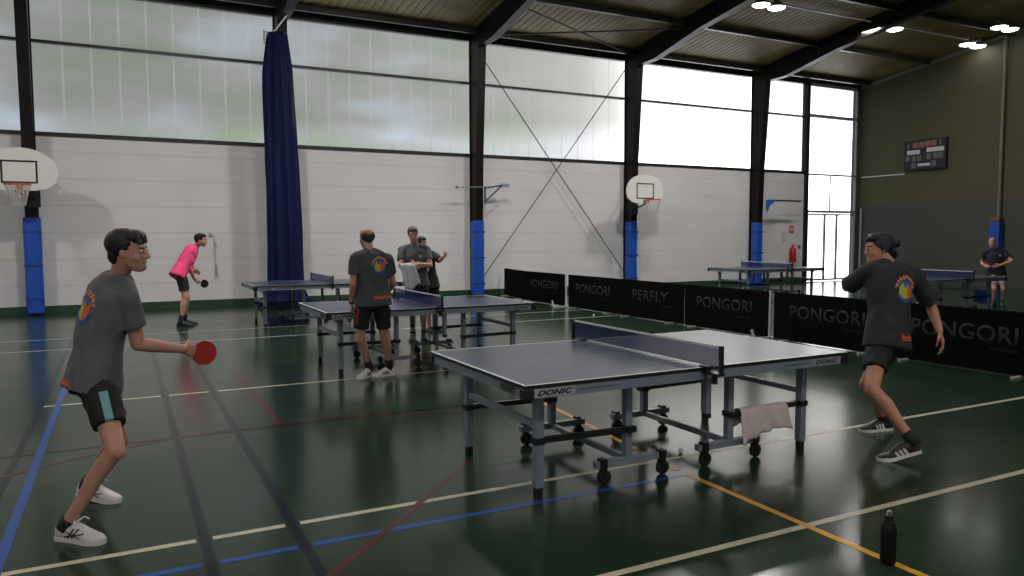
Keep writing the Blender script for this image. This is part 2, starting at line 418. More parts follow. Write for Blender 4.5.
# purlins and roof bracing
for k, y in enumerate((18.45, 16.25, 13.65, 11.1, 8.6)):
    bm = BM(); z = roof(y)-.085
    box(bm, LX, WX, y-.045, y+.045, z+.06, z+.075); box(bm, LX, WX, y-.045, y+.045, z-.075, z-.06); box(bm, LX, WX, y-.006, y+.006, z-.06, z+.06)
    o = obj('roof_purlin', bm, mat('olive_steel_purlin', (.045, .040, .028), .4))
    tag(o, ['purlin just above the tall windows along the eave', 'second roof purlin up from the windows', 'roof purlin just beyond the row of lamps, third up from the windows',
            'fourth roof purlin up from the windows', 'highest roof purlin, fifth up from the windows'][k], 'roof beam', 'roof purlins')
def rods(name, label, segs, r, m, group=None):
    bm = BM()
    for a, c in segs: tube(bm, [a, c], r, 8)
    return tag(obj(name, bm, m), label, 'brace', group)
rods('wall_brace', 'thin steel X brace rods crossing the wall between two columns', [((8.70, WY-.20, 6.5), (13.55, WY-.20, .42)), ((13.55, WY-.22, 6.7), (8.70, WY-.22, .45))], .014, mat('grey_brace_rod', (.03, .03, .03), .5))
def rf(x, y, d=.2): return (x, y, roof(y)-d)
rods('roof_brace', 'X bracing rods under the roof above the crossed wall brace', [(rf(8.7, 18.3, .22), rf(13.5, 16.35, .22)), (rf(8.7, 16.35, .26), rf(13.5, 18.3, .26))], .022, mat('rusty_brace', (.05, .028, .018), .5))

# ------------------------------------------------------------------ ceiling lights
lens_m = emit_mat('lamp_lens', (1, .985, .95), 9)
hous = mat('lamp_housing', (.28, .28, .27), .4, .3)
def lamp_pos(lst):
    for x, y in lst: yield x, y, roof(y)-.42
def light(x, y, z, label):
    t = thing('ceiling_light', label, 'ceiling light', (x, y, z), 'twin high-bay lamps under the roof')
    for s in (-1, 1):
        bm = BM(); dx = s*.27
        lathe(bm, [(.05, .26), (.075, .25), (.08, .16), (.14, .10), (.22, .03), (.235, 0), (.225, 0), (.215, .02)], (dx, 0, 0), 20)
        h = obj('lamp_shade', bm, hous, t, smooth=True)
        bm = BM(); lathe(bm, [(.22, .012), (.20, -.02), (.12, -.045), (.03, -.05)], (dx, 0, 0), 20); obj('lamp_lens', bm, lens_m, h, smooth=True)
    bm = BM(); box(bm, -.40, .40, -.03, .03, .26, .30); tube(bm, [(-.3, 0, .3), (-.3, 0, .42)], .008); tube(bm, [(.3, 0, .3), (.3, 0, .42)], .008)
    obj('mounting_bar', bm, hous, t)
for (x, y), lb in zip([(14.85, 14.45), (19.42, 14.42), (23.45, 14.5), (23.0, 13.3)],
                      ['leftmost lit twin ceiling lamp, between two rafters', 'lit twin ceiling lamp hanging just under the last rafter',
                       'lit twin ceiling lamp nearest the edge of the olive wall', 'lit twin ceiling lamp at the far upper right corner of the roof']):
    light(x, y, roof(y)-.22, lb)
bm = BM(); box(bm, 14, WX, 14.42, 14.47, roof(14.45)-.13, roof(14.45)-.10)
tag(obj('cable_tray', bm, mat('white_cable_tray', (.6, .6, .55), .4)), 'pale cable tray running along the row of ceiling lamps', 'cable tray')
LAMP = 0
def area(x, y, z, p, size=.9):
    global LAMP
    l = bpy.data.lights.new('high_bay_lamp', 'AREA'); l.shape = 'DISK'; l.size = size; l.energy = p; l.color = (1, .97, .93)
    o = bpy.data.objects.new('high_bay_lamp', l); C.objects.link(o); o.location = (x, y, z)
LP = 215
for x in (-5.6, 1.4, 6.2, 10.8): area(x, 12.4, roof(12.4)-.5, LP*1.3, .6)
for x in (14.85, 18.9): area(x, 14.45, roof(14.45)-.34, LP*.9, .7)
for x in (-5.4, 1.0, 7.5): area(x, 4.5, roof(4.5)-.6, LP*.22)
for x in (-6.5, -1.0, 4.5, 10.0): area(x, -2.5, roof(-2.5)-.6, LP*.62)
area(22.8, 8.5, roof(9.5)-.5, 30, .5)

# ------------------------------------------------------------------ table tennis tables
top_m = mat('blue_table_top', (.015, .029, .070), .28, var=.06, vscale=2, spec=.5)
edge_m = mat('black_table_edge', (.008, .008, .009), .4)
lin_m = mat('table_white_line', (.66, .66, .64), .4)
tf_m = mat('grey_blue_table_frame', (.20, .232, .285), .42, .1)
blk_m = mat('black_table_bar', (.007, .007, .008), .4)
net_m = see_through('net_mesh', (.030, .040, .125), .42)
tape_m = mat('net_tape', (.55, .55, .56), .6)
stick = mat('pale_sticker', (.36, .39, .43), .4)
ink = mat('black_ink', (.006, .006, .007), .5)
def make_table(label):
    t = thing('table_tennis_table', label, 'table tennis table', group='table tennis tables')
    for s in (-1, 1):
        bm = BM(); x0, x1 = (.004, 1.37) if s > 0 else (-1.37, -.004)
        box(bm, x0, x1, -.7625, .7625, .738, .7595, 1, .003)
        z = .7600
        quad(bm, [(x0+.003, -.7595, z-.0001), (x1-.003, -.7595, z-.0001), (x1-.003, .7595, z-.0001), (x0+.003, .7595, z-.0001)], 0)
        z = .7604
        for ya, yb in ((-.7615, -.7415), (.7415, .7615), (-.0015, .0015)): quad(bm, [(x0, ya, z), (x1, ya, z), (x1, yb, z), (x0, yb, z)], 2)
        xe = (1.35, 1.37) if s > 0 else (-1.37, -1.35)
        quad(bm, [(xe[0], -.7615, z), (xe[1], -.7615, z), (xe[1], .7615, z), (xe[0], .7615, z)], 2)
        obj('tabletop_half', bm, [top_m, edge_m, lin_m], t)
        bm = BM()
        for sy_ in (-1, 1): box(bm, min(s*.01, s*1.31), max(s*.01, s*1.31), sy_*.742-.012, sy_*.742+.012, .675, .7385)
        box(bm, s*1.345-.012, s*1.345+.012, -.70, .70, .675, .7385); box(bm, s*.03-.012, s*.03+.012, -.73, .73, .69, .7385)
        ap = obj('apron', bm, tf_m, t)
        for sy_ in (-1, 1):
            bm = BM(); box(bm, min(s*1.305, s*1.373), max(s*1.305, s*1.373), min(sy_*.70, sy_*.7655), max(sy_*.70, sy_*.7655), .672, .7375, 0, .006)
            obj('corner_protector', bm, blk_m, ap)
            # stickers with the maker's name on the long sides
            cx = s*1.16
            rgt, n_ = ((1, 0, 0), V((0, -1, 0))) if sy_ < 0 else ((-1, 0, 0), V((0, 1, 0)))
            bm = BM(); yy = sy_*.7545
            box(bm, cx-.14, cx+.14, yy-.0012, yy+.0012, .682, .732); k = obj('sticker', bm, stick if s < 0 else mat('sticker_grey', (.26, .29, .33), .4), ap)
            bm = text_bm('DONIC', .245, .034, V((cx, yy+sy_*.0014, .707)), rgt, UP, .35, .045, .001)
            q = obj('lettering', bm, ink if s < 0 else mat('sticker_ink', (.02, .02, .025), .4), ap)
            bm = BM(); box(bm, s*.86-.13, s*.86+.13, yy-.0012, yy+.0012, .701, .711); obj('fine_print_strip', bm, mat('fine_print', (.09, .105, .13), .5), ap)
        bm = BM(); ex = s*1.358; box(bm, ex-.0015, ex+.0015, -.62, -.42, .682, .732); obj('end_sticker', bm, mat('dark_sticker', (.07, .08, .095), .4), ap)
        bm = text_bm('DONIC', .17, .03, V((ex+s*.002, -.52, .707)), (0, 1, 0) if s > 0 else (0, -1, 0), UP, .35, .03, .001)
        obj('end_lettering', bm, mat('grey_print', (.02, .022, .03), .5), ap)
        for sy_ in (-1, 1):
            bm = BM(); bar(bm, (s*1.15, sy_*.53, .06), (s*1.15, sy_*.53, .738), .055, .055)
            lg = obj('leg', bm, tf_m, t)
            bm = BM(); box(bm, s*1.15-.024, s*1.15+.024, sy_*.53-.024, sy_*.53+.024, .0, .062, 0, .006); obj('leg_foot', bm, rubber_black, lg)
            bm = BM(); box(bm, s*1.15-.036, s*1.15+.036, sy_*.53-.036, sy_*.53+.036, .335, .375); obj('leg_clamp', bm, blk_m, lg)
            bm = BM(); bar(bm, (s*1.15, sy_*.53, .355), (s*.45, sy_*.53, .345), .03, .038); obj('side_bar', bm, blk_m, t)
            bm = BM(); bar(bm, (s*.45, sy_*.50, .13), (s*.45, sy_*.50, .738), .05, .05); obj('post', bm, tf_m, t)
            bm = BM(); box(bm, s*.45-.036, s*.45+.036, sy_*.515-.045, sy_*.515+.045, .325, .365); obj('post_clamp', bm, blk_m, t)
            bm = BM(); bar(bm, (s*.14, sy_*.52, .135), (s*.72, sy_*.52, .135), .05, .045); bb = obj('base_beam', bm, tf_m, t)
            for xx in (.19, .67):
                bm = BM(); X = s*xx; Y = sy_*.535
                box(bm, X-.022, X+.022, Y-.03, Y+.03, .105, .175)
                for o2 in (-.020, .020): bar(bm, (X, Y+o2, .12), (X+.012, Y+o2, .05), .008, .035)
                ca = obj('caster', bm, blk_m, t)
                bm = BM(); rings(bm, [circ((X+.012, Y-.012+q, .05), (1, 0, 0), (0, 0, 1), r_, r_, 18) for q, r_ in ((-.004, .036), (0, .049), (.024, .049), (.028, .036))])
                obj('wheel', bm, rubber_black, ca, smooth=False)
            bm = BM(); bar(bm, (s*1.15, sy_*.53, .60), (s*1.28, sy_*.53, .685), .012, .02); obj('leg_strut', bm, tf_m, t)
        bm = BM(); bar(bm, (s*1.15, -.53, .45), (s*1.15, .53, .45), .035, .04); obj('end_bar', bm, tf_m, t)
        bm = BM(); bar(bm, (s*.45, -.52, .135), (s*.45, .52, .135), .03, .04); obj('cross_bar', bm, tf_m, t)
    for sy_ in (-1, 1):
        bm = BM(); bar(bm, (.15, sy_*.60, .40), (.15, sy_*.60, .738), .045, .045); k = obj('latch_bar', bm, tf_m, t)
        bm = BM(); box(bm, .125, .175, sy_*.60-.025, sy_*.60+.025, .365, .402, 0, .006); obj('latch_cap', bm, blk_m, k)
        bm = BM(); box(bm, -.035, .035, min(sy_*.70, sy_*.90), max(sy_*.70, sy_*.90), .722, .7375); box(bm, -.03, .03, min(sy_*.72, sy_*.80), max(sy_*.72, sy_*.80), .7615, .770); box(bm, -.012, .012, sy_*.9-.012, sy_*.9+.012, .722, .918); lathe(bm, [(.02, .66), (.02, .72)], (0, sy_*.84, 0), 10)
        obj('net_post', bm, blk_m, t)
    bm = BM(); box(bm, -.0015, .0015, -.90, .90, .772, .9)
    nt_ = obj('net', bm, net_m, t)
    bm = BM(); box(bm, -.004, .004, -.90, .90, .899, .914); obj('net_tape', bm, tape_m, nt_)
    return t
def copy_tree(o, parent=None):
    c = o.copy(); C.objects.link(c)
    if parent: c.parent = parent
    for ch in list(o.children): copy_tree(ch, c)
    return c
T1 = make_table('large foreground table tennis table with a towel hung on its side bar'); T1.location = (3.42, 4.575, 0)
for loc, lb in [((3.42, 9.36, 0), 'blue table tennis table in the middle beside the balding player'),
                ((3.42, 14.66, 0), 'blue table tennis table in front of the tall blue curtain'),
                ((15.5, 15.0, 0), 'far table tennis table near the glazed door and extinguisher'),
                ((14.96, 9.95, 0), 'table tennis table beyond the black barrier by the navy-shirted player')]:
    c = copy_tree(T1); c.location = loc; c['label'] = lb

# ------------------------------------------------------------------ barriers
bar_m = mat('black_barrier_fabric', (.0022, .0022, .0024), .85, spec=.08)
let_m = mat('grey_barrier_print', (.036, .037, .040), .8, spec=.1)
tubew = mat('white_barrier_tube', (.5, .5, .5), .4)
def barrier(p0, p1, word, label):
    p0, p1 = V((*p0, 0)), V((*p1, 0)); d = (p1-p0).normalized(); mid = (p0+p1)/2; Ln = (p1-p0).length
    t = thing('barrier', label, 'barrier', mid, 'black printed court barriers')
    n = V((0, 0, 1)).cross(d)           # d runs towards the viewer's right when n faces him
    if n.dot(V((-1, 0, 0))) < 0: n = -n
    a, c = -d*(Ln/2-.01), d*(Ln/2-.01)
    bm = BM(); R = []
    for k in (a, c): R.append([k + n*x + UP*z for x, z in ((.014, .03), (.014, .735), (.006, .75), (-.006, .75), (-.014, .735), (-.014, .03))])
    rings(bm, R); pn = obj('fabric_panel', bm, bar_m, t)
    if word:
        bm = text_bm(word, 1.32 if len(word) > 6 else 1.1, .205, n*.0145+UP*.46, d, UP, 0, .015, .0015); obj('lettering', bm, let_m, pn)
        bm = BM(); o_ = n*.0155+d*.50+UP*.285
        quad(bm, [o_-d*.17-UP*.02, o_+d*.17-UP*.02, o_+d*.17+UP*.02, o_-d*.17+UP*.02]); obj('small_print', bm, mat('dim_print', (.009, .009, .010), .8, spec=.1), pn)
    bm = BM(); tube(bm, [a+UP*.02, c+UP*.02], .011, 8); tube(bm, [a+UP*.02, a+UP*.74], .009, 8); tube(bm, [c+UP*.02, c+UP*.74], .009, 8); obj('tube_frame', bm, mat('black_barrier_tube', (.004, .004, .004), .6, spec=.1), t)
    for k in (-.35, .35):
        bm = BM(); bar(bm, d*k*Ln-n*.19+UP*.012, d*k*Ln+n*.19+UP*.012, .03, .02); obj('foot', bm, tubew, t)
    return t
bx = 9.1
barrier((9.42, 18.68), (bx, 16.92), '', 'black barrier panel at the far end, angled towards the wall')
barrier((bx, 16.90), (bx, 14.95), 'PONGORI', 'black barrier printed PONGORI, second from the far end')
barrier((bx, 14.78), (bx, 12.78), 'PONGORI', 'black barrier printed PONGORI just right of the narrow gap')
barrier((bx, 12.76), (bx, 10.76), 'PERFLY', 'black barrier printed PERFLY')
barrier((bx, 10.74), (bx, 8.74), 'PONGORI', 'black barrier printed PONGORI between the PERFLY panel and a white post')
barrier((bx, 8.62), (bx, 6.64), 'PONGORI', 'black barrier printed PONGORI behind the left side of the bun-haired player')
barrier((bx, 6.62), (bx, 4.62), 'PONGORI', 'black barrier printed PONGORI at the right edge, behind the bun-haired player')
def bpost(x, y, label):
    t = thing('barrier_post', label, 'post', (x, y, 0), 'white posts between barriers')
    bm = BM(); tube(bm, [(0, 0, .02), (0, 0, .76)], .018, 10); obj('post', bm, tubew, t)
    bm = BM(); bar(bm, (-.34, .0, .015), (.2, 0, .015), .05, .03); bar(bm, (-.33, .0, .02), (-.36, .03, .16), .045, .02); obj('foot', bm, tubew, t)
bpost(bx-.02, 14.86, 'white barrier post in the gap between the two far barriers')
bpost(bx-.02, 8.68, 'white barrier post with bent foot behind the foreground table')

# ------------------------------------------------------------------ things on the wall
def pad(x, label, top=2.05):
    t = thing('column_pad', label, 'column pad', (x+CW/2, WY-.32, 0), 'blue column pads')
    bm = BM(); R = []
    for z, e in ((.04, 0), (.06, .012), (.5, .015), (1.0, .008), (1.5, .015), (top-.02, .012), (top, 0)):
        w_, y0, y1 = .145+e, -.06-e, .16
        R.append([V(p) for p in ((-w_, y1, z), (-w_, y0+.05, z), (-w_+.05, y0, z), (w_-.05, y0, z), (w_, y0+.05, z), (w_, y1, z))])
    rings(bm, R)
    p = obj('foam_cover', bm, blue_vinyl, t)
    for z in (.35, 1.05, 1.75):
        bm = BM(); box(bm, -.163, .163, -.079, .15, z-.025, z+.025); obj('strap', bm, mat('dark_blue_strap', (.008, .045, .25), .5), t)
pad(colX[1], 'blue pad on the column under the left basketball hoop'); pad(colX[3], 'blue pad on the column behind the middle table')
pad(colX[4], 'blue pad on the column under the right-hand basketball hoop'); pad(colX[5], 'blue pad on the column near the glazed door')
# right wall: pipe with pad
bm = BM(); tube(bm, [(WX-.08, 13.82, 2.0), (WX-.08, 13.82, roof(13.82)-.05)], .055, 12)
tag(obj('wall_pipe', bm, mat('pale_olive_pipe', (.15, .15, .09), .45)), 'pale vertical pipe on the olive right wall', 'pipe')
t = thing('wall_pad', 'blue pad standing against the right wall behind the navy-shirted player', 'pad', (WX-.16, 13.82, 0))
bm = BM(); box(bm, -.14, .12, -.15, .15, .02, 2.03, 0, .04); obj('foam_cover', bm, blue_vinyl, t)
bm = BM(); box(bm, -.12, .12, -.13, .13, 2.03, 2.17, 0, .02); obj('top_block', bm, mat('brown_block', (.16, .075, .04), .6), t)

def hoop(x, y, zr, label, dx):
    """fan-shaped minibasket goal; board faces -Y"""
    t = thing('basketball_hoop', label, 'basketball hoop', (x, y, zr), 'fan-shaped basketball goals')
    bm = BM(); pts = []
    W_ = .665
    prof = []
    for k in range(25):
        a = PI*k/24; prof.append((W_*math.cos(a), (.22+.52*math.sin(a)**.85) if math.sin(a) > 0 else .22))
    prof = [(p[0], p[1]) for p in prof] + [(-.62, .06), (-.46, -.06), (-.25, -.10), (.25, -.10), (.46, -.06), (.62, .06)]
    rings(bm, [[V((px, yy, pz)) for px, pz in prof] for yy in (0, .025)])
    bd = obj('backboard', bm, mat('white_backboard', (.70, .69, .66), .4), t)
    bm = BM()
    for q in ((-.31, .31, .455, .49), (-.31, .31, .04, .075), (-.31, -.275, .075, .455), (.275, .31, .075, .455)): box(bm, q[0], q[1], -.003, 0, q[2], q[3])
    obj('target_square', bm, ink, bd)
    orange = mat('orange_rim', (.42, .09, .05), .45)
    bm = BM(); n = 28; R = .225
    tube(bm, [(R*math.cos(2*PI*i/n), -.36+R*math.sin(2*PI*i/n), 0) for i in range(n+1)], .011, 8); box(bm, -.06, .06, -.14, 0, -.10, .02)
    rm = obj('rim', bm, orange, t)
    bm = BM()
    for i in range(14):
        for sgn in (-1, 1):
            pt = []
            for k in range(6):
                a = 2*PI*i/14 + sgn*k*.15; r_ = R*(1-.48*(k/5)**.7); pt.append((r_*math.cos(a), -.36+r_*math.sin(a), -.012-.40*k/5))
            tube(bm, pt, .006, 5)
    obj('net', bm, mat('dirty_white_cord', (.5, .49, .45), .8), rm)
    bm = BM(); yw = WY-.36-y
    for sx in (-.28, .28):
        tube(bm, [(sx, .03, .42), (dx, yw, .50)], .022, 8); tube(bm, [(sx, .03, .0), (dx, yw, -.25)], .022, 8)
    box(bm, -.34, .34, .025, .06, .40, .46); box(bm, -.34, .34, .025, .06, -.04, .02); box(bm, dx-.12, dx+.12, yw-.06, yw, -.4, .6)
    obj('support_arm', bm, mat('dark_support', (.02, .022, .025), .5), t)
hoop(-1.74, 17.75, 2.66, 'white fan-shaped basketball hoop at the left edge of the picture', .16)
hoop(13.52, 17.75, 2.66, 'white fan-shaped basketball hoop on the column right of the crossed brace', .15)

bl = mat('blue_steel', (.02, .12, .42), .4)
t = thing('wall_bracket', 'small blue triangular swing bracket on the dark column with padded foot', 'bracket', (8.57, 18.40, 2.75))
bm = BM(); tube(bm, [(.12, 0, .17), (.62, -.05, .25)], .022, 8); tube(bm, [(.12, 0, -.2), (.62, -.05, .25)], .022, 8); tube(bm, [(.13, 0, .2), (.13, 0, -.22)], .025, 8); obj('bracket_frame', bm, mat('dark_blue_steel', (.010, .03, .11), .4), t)
bm = BM(); box(bm, .60, .82, -.09, -.02, .20, .30, 0, .01); obj('end_plate', bm, mat('pale_blue_steel', (.25, .3, .42), .4), t)
bm = BM(); tube(bm, [(-.70, -.08, .16), (.14, -.06, .20)], .012, 8); lathe(bm, [(.03, .13), (.04, .15), (.04, .18), (.03, .2)], (-.72, -.08, 0), 10); obj('rod', bm, mat('grey_rod', (.2, .2, .2), .4), t)
t = thing('wall_bracket', 'blue bracket with long horizontal arm on the column near the glazed door', 'bracket', (18.79, 18.30, 2.5))
bm = BM()
for s in (-.03, .03): rings(bm, [[V(p) for p in ((.11, s, .30), (.11, s, -.12), (.20, s, .10), (.42, s, .25), (.42, s, .30))], [V(p) for p in ((.11, s+.012, .30), (.11, s+.012, -.12), (.20, s+.012, .10), (.42, s+.012, .25), (.42, s+.012, .30))]])
obj('gusset', bm, bl, t)
bm = BM(); box(bm, .2, 1.65, -.025, .035, .26, .31); obj('arm', bm, frame_dark, t)

# scoreboard on the right wall
t = thing('scoreboard', 'black electronic scoreboard mounted on the olive wall', 'scoreboard', (WX-.07, 16.28, 4.32))
bm = BM(); box(bm, -.07, .07, -.74, .74, -.50, .50, 0, .01); obj('case', bm, mat('black_scoreboard', (.012, .012, .014), .5), t)
dg, rd, wt = mat('unlit_digit', (.12, .12, .12), .5), mat('unlit_red_digit', (.25, .11, .10), .5), mat('score_label_strip', (.55, .55, .54), .5)
def sb(y0, y1, z0, z1, m_, nm):
    bm = BM(); box(bm, -.078, -.068, min(y0, y1), max(y0, y1), z0, z1); obj(nm, bm, m_, t)
for k in (.42, .20): sb(k, k-.19, .24, .42, rd, 'digit_window')
for k in (-.02, -.23): sb(k, k-.19, .26, .44, rd, 'digit_window')
for k, z in ((.60, .22), (-.52, .26)): sb(k, k-.06, z, z+.2, dg, 'digit_window')
sb(.62, .16, .03, .17, wt, 'label_strip'); sb(-.08, -.68, .07, .21, wt, 'label_strip')
for k in (.68, .44, .25): sb(k, k-.15, -.20, -.02, dg, 'digit_window')
for k in (-.08, -.32, -.50): sb(k, k-.16, -.17, .02, dg, 'digit_window')
sb(.46, .30, -.44, -.25, dg, 'digit_window'); sb(-.26, -.42, -.41, -.22, dg, 'digit_window'); sb(.22, -.22, -.38, -.29, wt, 'label_strip')
bm = BM(); box(bm, WX-.03, WX, 17.05, 18.75, 3.71, 3.75)
tag(obj('cable_conduit', bm, mat('white_conduit', (.6, .6, .58), .4)), 'thin white cable conduit on the olive wall left of the scoreboard', 'conduit')
bm = BM(); tube(bm, [(WX-.09, WY-.18, .0), (WX-.09, WY-.18, 2.6)], .03, 8)
tag(obj('corner_pipe', bm, mat('pale_pipe', (.35, .35, .32), .4)), 'pale vertical pipe in the corner right of the glazed door', 'pipe')

# fire point
t = thing('fire_extinguisher', 'red fire extinguisher hanging on the pale wall left of the glazed door', 'fire extinguisher', (20.62, WY-.12, .72))
red = mat('red_enamel', (.42, .012, .016), .35)
bm = BM(); lathe(bm, [(.10, 0), (.115, .02), (.115, .38), (.10, .45), (.05, .50), (.03, .53)], (0, 0, 0), 18); cy_ = obj('cylinder', bm, red, t, smooth=True)
bm = BM(); box(bm, -.02, .02, -.03, .03, .53, .57); bar(bm, (-.02, 0, .58), (.10, -.02, .63), .02, .012); bar(bm, (-.02, 0, .56), (.10, -.02, .56), .02, .012); obj('valve_handle', bm, black_plastic, t)
bm = BM(); tube(bm, [(-.02, 0, .55), (-.09, -.03, .53), (-.11, -.04, .40), (-.10, -.04, .15), (-.10, -.03, .08)], .012, 8); obj('hose', bm, rubber_black, t)
bm = BM(); box(bm, -.05, .05, .10, .12, .25, .38); obj('wall_hook', bm, chrome, t)
bm = BM(); box(bm, 20.56, 20.76, WY-.012, WY, 1.70, 1.97)
o = tag(obj('fire_sign', bm, mat('red_sign', (.52, .06, .06), .45)), 'red fire sign on the wall above the extinguisher', 'sign')
bm = BM(); box(bm, 20.60, 20.72, WY-.014, WY-.012, 1.80, 1.90); obj('pictogram', bm, mat('sign_white', (.62, .5, .5), .5), o)
bm = BM(); box(bm, 20.20, 20.44, WY-.01, WY, 1.40, 1.78)
o = tag(obj('notice_sheet', bm, mat('pale_paper', (.56, .56, .56), .6)), 'pale paper notice on the wall left of the red fire sign', 'notice')
bm = BM()
for k in range(7): box(bm, 20.23, 20.41-.03*(k % 3), WY-.011, WY-.01, 1.44+.042*k, 1.452+.042*k)
obj('grey_text_lines', bm, mat('paper_grey', (.40, .40, .40), .6), o)
bm = BM(); box(bm, 20.98, 21.08, WY-.05, WY, 1.20, 1.30, 0, .01)
o = tag(obj('alarm_call_point', bm, red), 'small red alarm box beside the dark door post', 'alarm box')
bm = BM(); box(bm, 21.0, 21.06, WY-.054, WY-.05, 1.22, 1.28); obj('push_plate', bm, mat('alarm_plate', (.5, .3, .28), .4), o)
# crank rod on the wall
t = thing('crank_rod', 'thin grey crank rod hanging on the pale wall beside the pink-shirted player', 'crank', (1.93, WY-.036, 0))
bm = BM(); tube(bm, [(-.09, 0, 1.70), (-.02, -.01, 1.68), (0, -.01, 1.52), (0.02, -.01, .78)], .010, 8); obj('rod', bm, mat('grey_crank', (.40, .40, .42), .4), t)
for pa, pb in (((.0, -.01, 1.50), (.03, -.02, 1.42)), ((.02, -.01, .98), (.02, -.01, .72))):
    bm = BM(); tube(bm, [pa, pb], .021, 8); obj('grip', bm, mat('grip_grey', (.30, .30, .32), .5), t)
bm = BM(); box(bm, -.12, -.07, -.01, .035, 1.66, 1.73); obj('hook', bm, chrome, t)

# ------------------------------------------------------------------ curtain
t = thing('divider_curtain', 'tall bunched dark blue divider curtain hanging against a column', 'curtain', (3.33, 17.86, 0))
bm = BM(); R = []; n = 110
for k in range(44):
    u = k/43; z = .05+6.15*u
    rx = .375-.09*u + (.20*(1-u/.08)**2 if u < .08 else 0); ry = .34-.08*u + (.10*(1-u/.08)**2 if u < .08 else 0)
    if u > .86: rx *= 1-.30*((u-.86)/.14); ry *= 1-.25*((u-.86)/.14)
    cx = .02*math.sin(u*5)-.03*u
    ring = []
    for i in range(n):
        a = 2*PI*i/n
        f = 1+.12*math.sin(9*a+1.2*math.sin(2.1*u+1))+.06*math.sin(17*a+3*u)+.03*noise.noise(V((math.cos(a)*2, math.sin(a)*2, z*1.3)))
        ring.append(V((cx+rx*f*math.cos(a), ry*f*math.sin(a), z)))
    R.append(ring)
rings(bm, R)
obj('curtain_fabric', bm, mat('navy_curtain', (.0032, .0075, .050), .75, spec=.2, var=.15, vscale=2), t, smooth=True)
bm = BM(); tube(bm, [(-.30, -.02, 6.10), (-.10, .0, 6.28), (.32, -.1, 6.85)], .022, 8); box(bm, -.32, .2, -.02, .02, 6.19, 6.23); tube(bm, [(-.34, -.02, 6.25), (-.34, -.02, 5.95)], .02, 8); obj('hanging_rail', bm, chrome, t)

# ------------------------------------------------------------------ small things on the floor and tables
t = thing('water_bottle', 'black water bottle standing on the floor in the right foreground', 'bottle', (3.335, 2.39, 0))
bm = BM(); lathe(bm, [(.030, 0), (.036, .004), (.037, .02), (.037, .165), (.034, .185), (.022, .21), (.019, .222)], n=24); obj('body', bm, mat('matt_black_metal', (.004, .004, .0045), .5, spec=.25), t, smooth=True)
bm = BM(); lathe(bm, [(.021, .222), (.022, .226), (.022, .245), (.019, .248)], n=20); cp_ = obj('cap', bm, black_plastic, t)
bm = BM(); tube(bm, [(-.018, 0, .246), (-.014, 0, .262), (0, 0, .267), (.014, 0, .262), (.018, 0, .246)], .004, 8); obj('carry_loop', bm, mat('pale_loop', (.5, .48, .42), .4), cp_)
def ball(x, y, z, label):
    bm = BM(); bmesh.ops.create_uvsphere(bm, u_segments=20, v_segments=12, radius=.02)
    o = obj('table_tennis_ball', bm, mat('white_ball', (.75, .74, .70), .4), smooth=True); o.location = (x, y, z+.02)
    tag(o, label, 'ball', 'table tennis balls')
ball(8.52, 12.86, 0, 'white ball on the floor in front of the black barrier'); ball(3.68, 4.37, 0, 'ball lying on the floor under the foreground table')

def cloth(rows, thick=.006):
    """rows: list of point rows -> thickened sheet"""
    bm = BM(); g = [[bm.verts.new(p) for p in r] for r in rows]
    for a, c in zip(g, g[1:]):
        for i in range(len(a)-1): bm.faces.new((a[i], a[i+1], c[i+1], c[i]))
    bmesh.ops.recalc_face_normals(bm, faces=bm.faces[:])
    r = bmesh.ops.solidify(bm, geom=bm.faces[:], thickness=thick)
    return bm
towel_m = mat('pale_pink_towel', (.62, .52, .51), .9, var=.12, vscale=9, bump=.3, bscale=260)
rows = []; nU, nV = 26, 22
for j in range(nV+1):
    v = -1+2*j/nV; row = []
    for i in range(nU+1):
        u = i/nU; x = 3.93+.46*u + .03*abs(v)*(u-.4)
        hang = (.235-.07*u+.035*math.sin(7*u+1)) if v < 0 else (.16-.03*u)
        s_ = abs(v); z = .381-.006*0 - hang*max(0, s_-.10)/.90 + .02*math.sin(u*9)*s_
        if s_ < .12: y = 4.045+v*.16; z = .3795+.002*math.cos(v*20)
        else: y = 4.045+math.copysign(.022, v)+math.copysign(1, v)*(.012+.03*math.sin(u*13+v*2)**2*s_+.015*s_)
        row.append((x, y, z))
    rows.append(row)
tag(obj('towel', cloth(rows), towel_m, smooth=True), 'pale towel draped over the side bar of the foreground table', 'towel')
rows = []
for j in range(13):
    v = -1+2*j/12; row = []
    for i in range(9):
        u = i/8; s_ = abs(v); row.append((16.10+.012*0+v*.04+math.copysign(.012, v)*s_, 9.44+.26*u, .472-.30*max(0, s_-.1)-.02*math.sin(5*u)*s_ + 0))
    rows.append(row)
tag(obj('towel', cloth(rows), mat('blue_towel', (.02, .09, .36), .9)), 'blue towel hung on the end of the table by the navy-shirted player', 'towel')

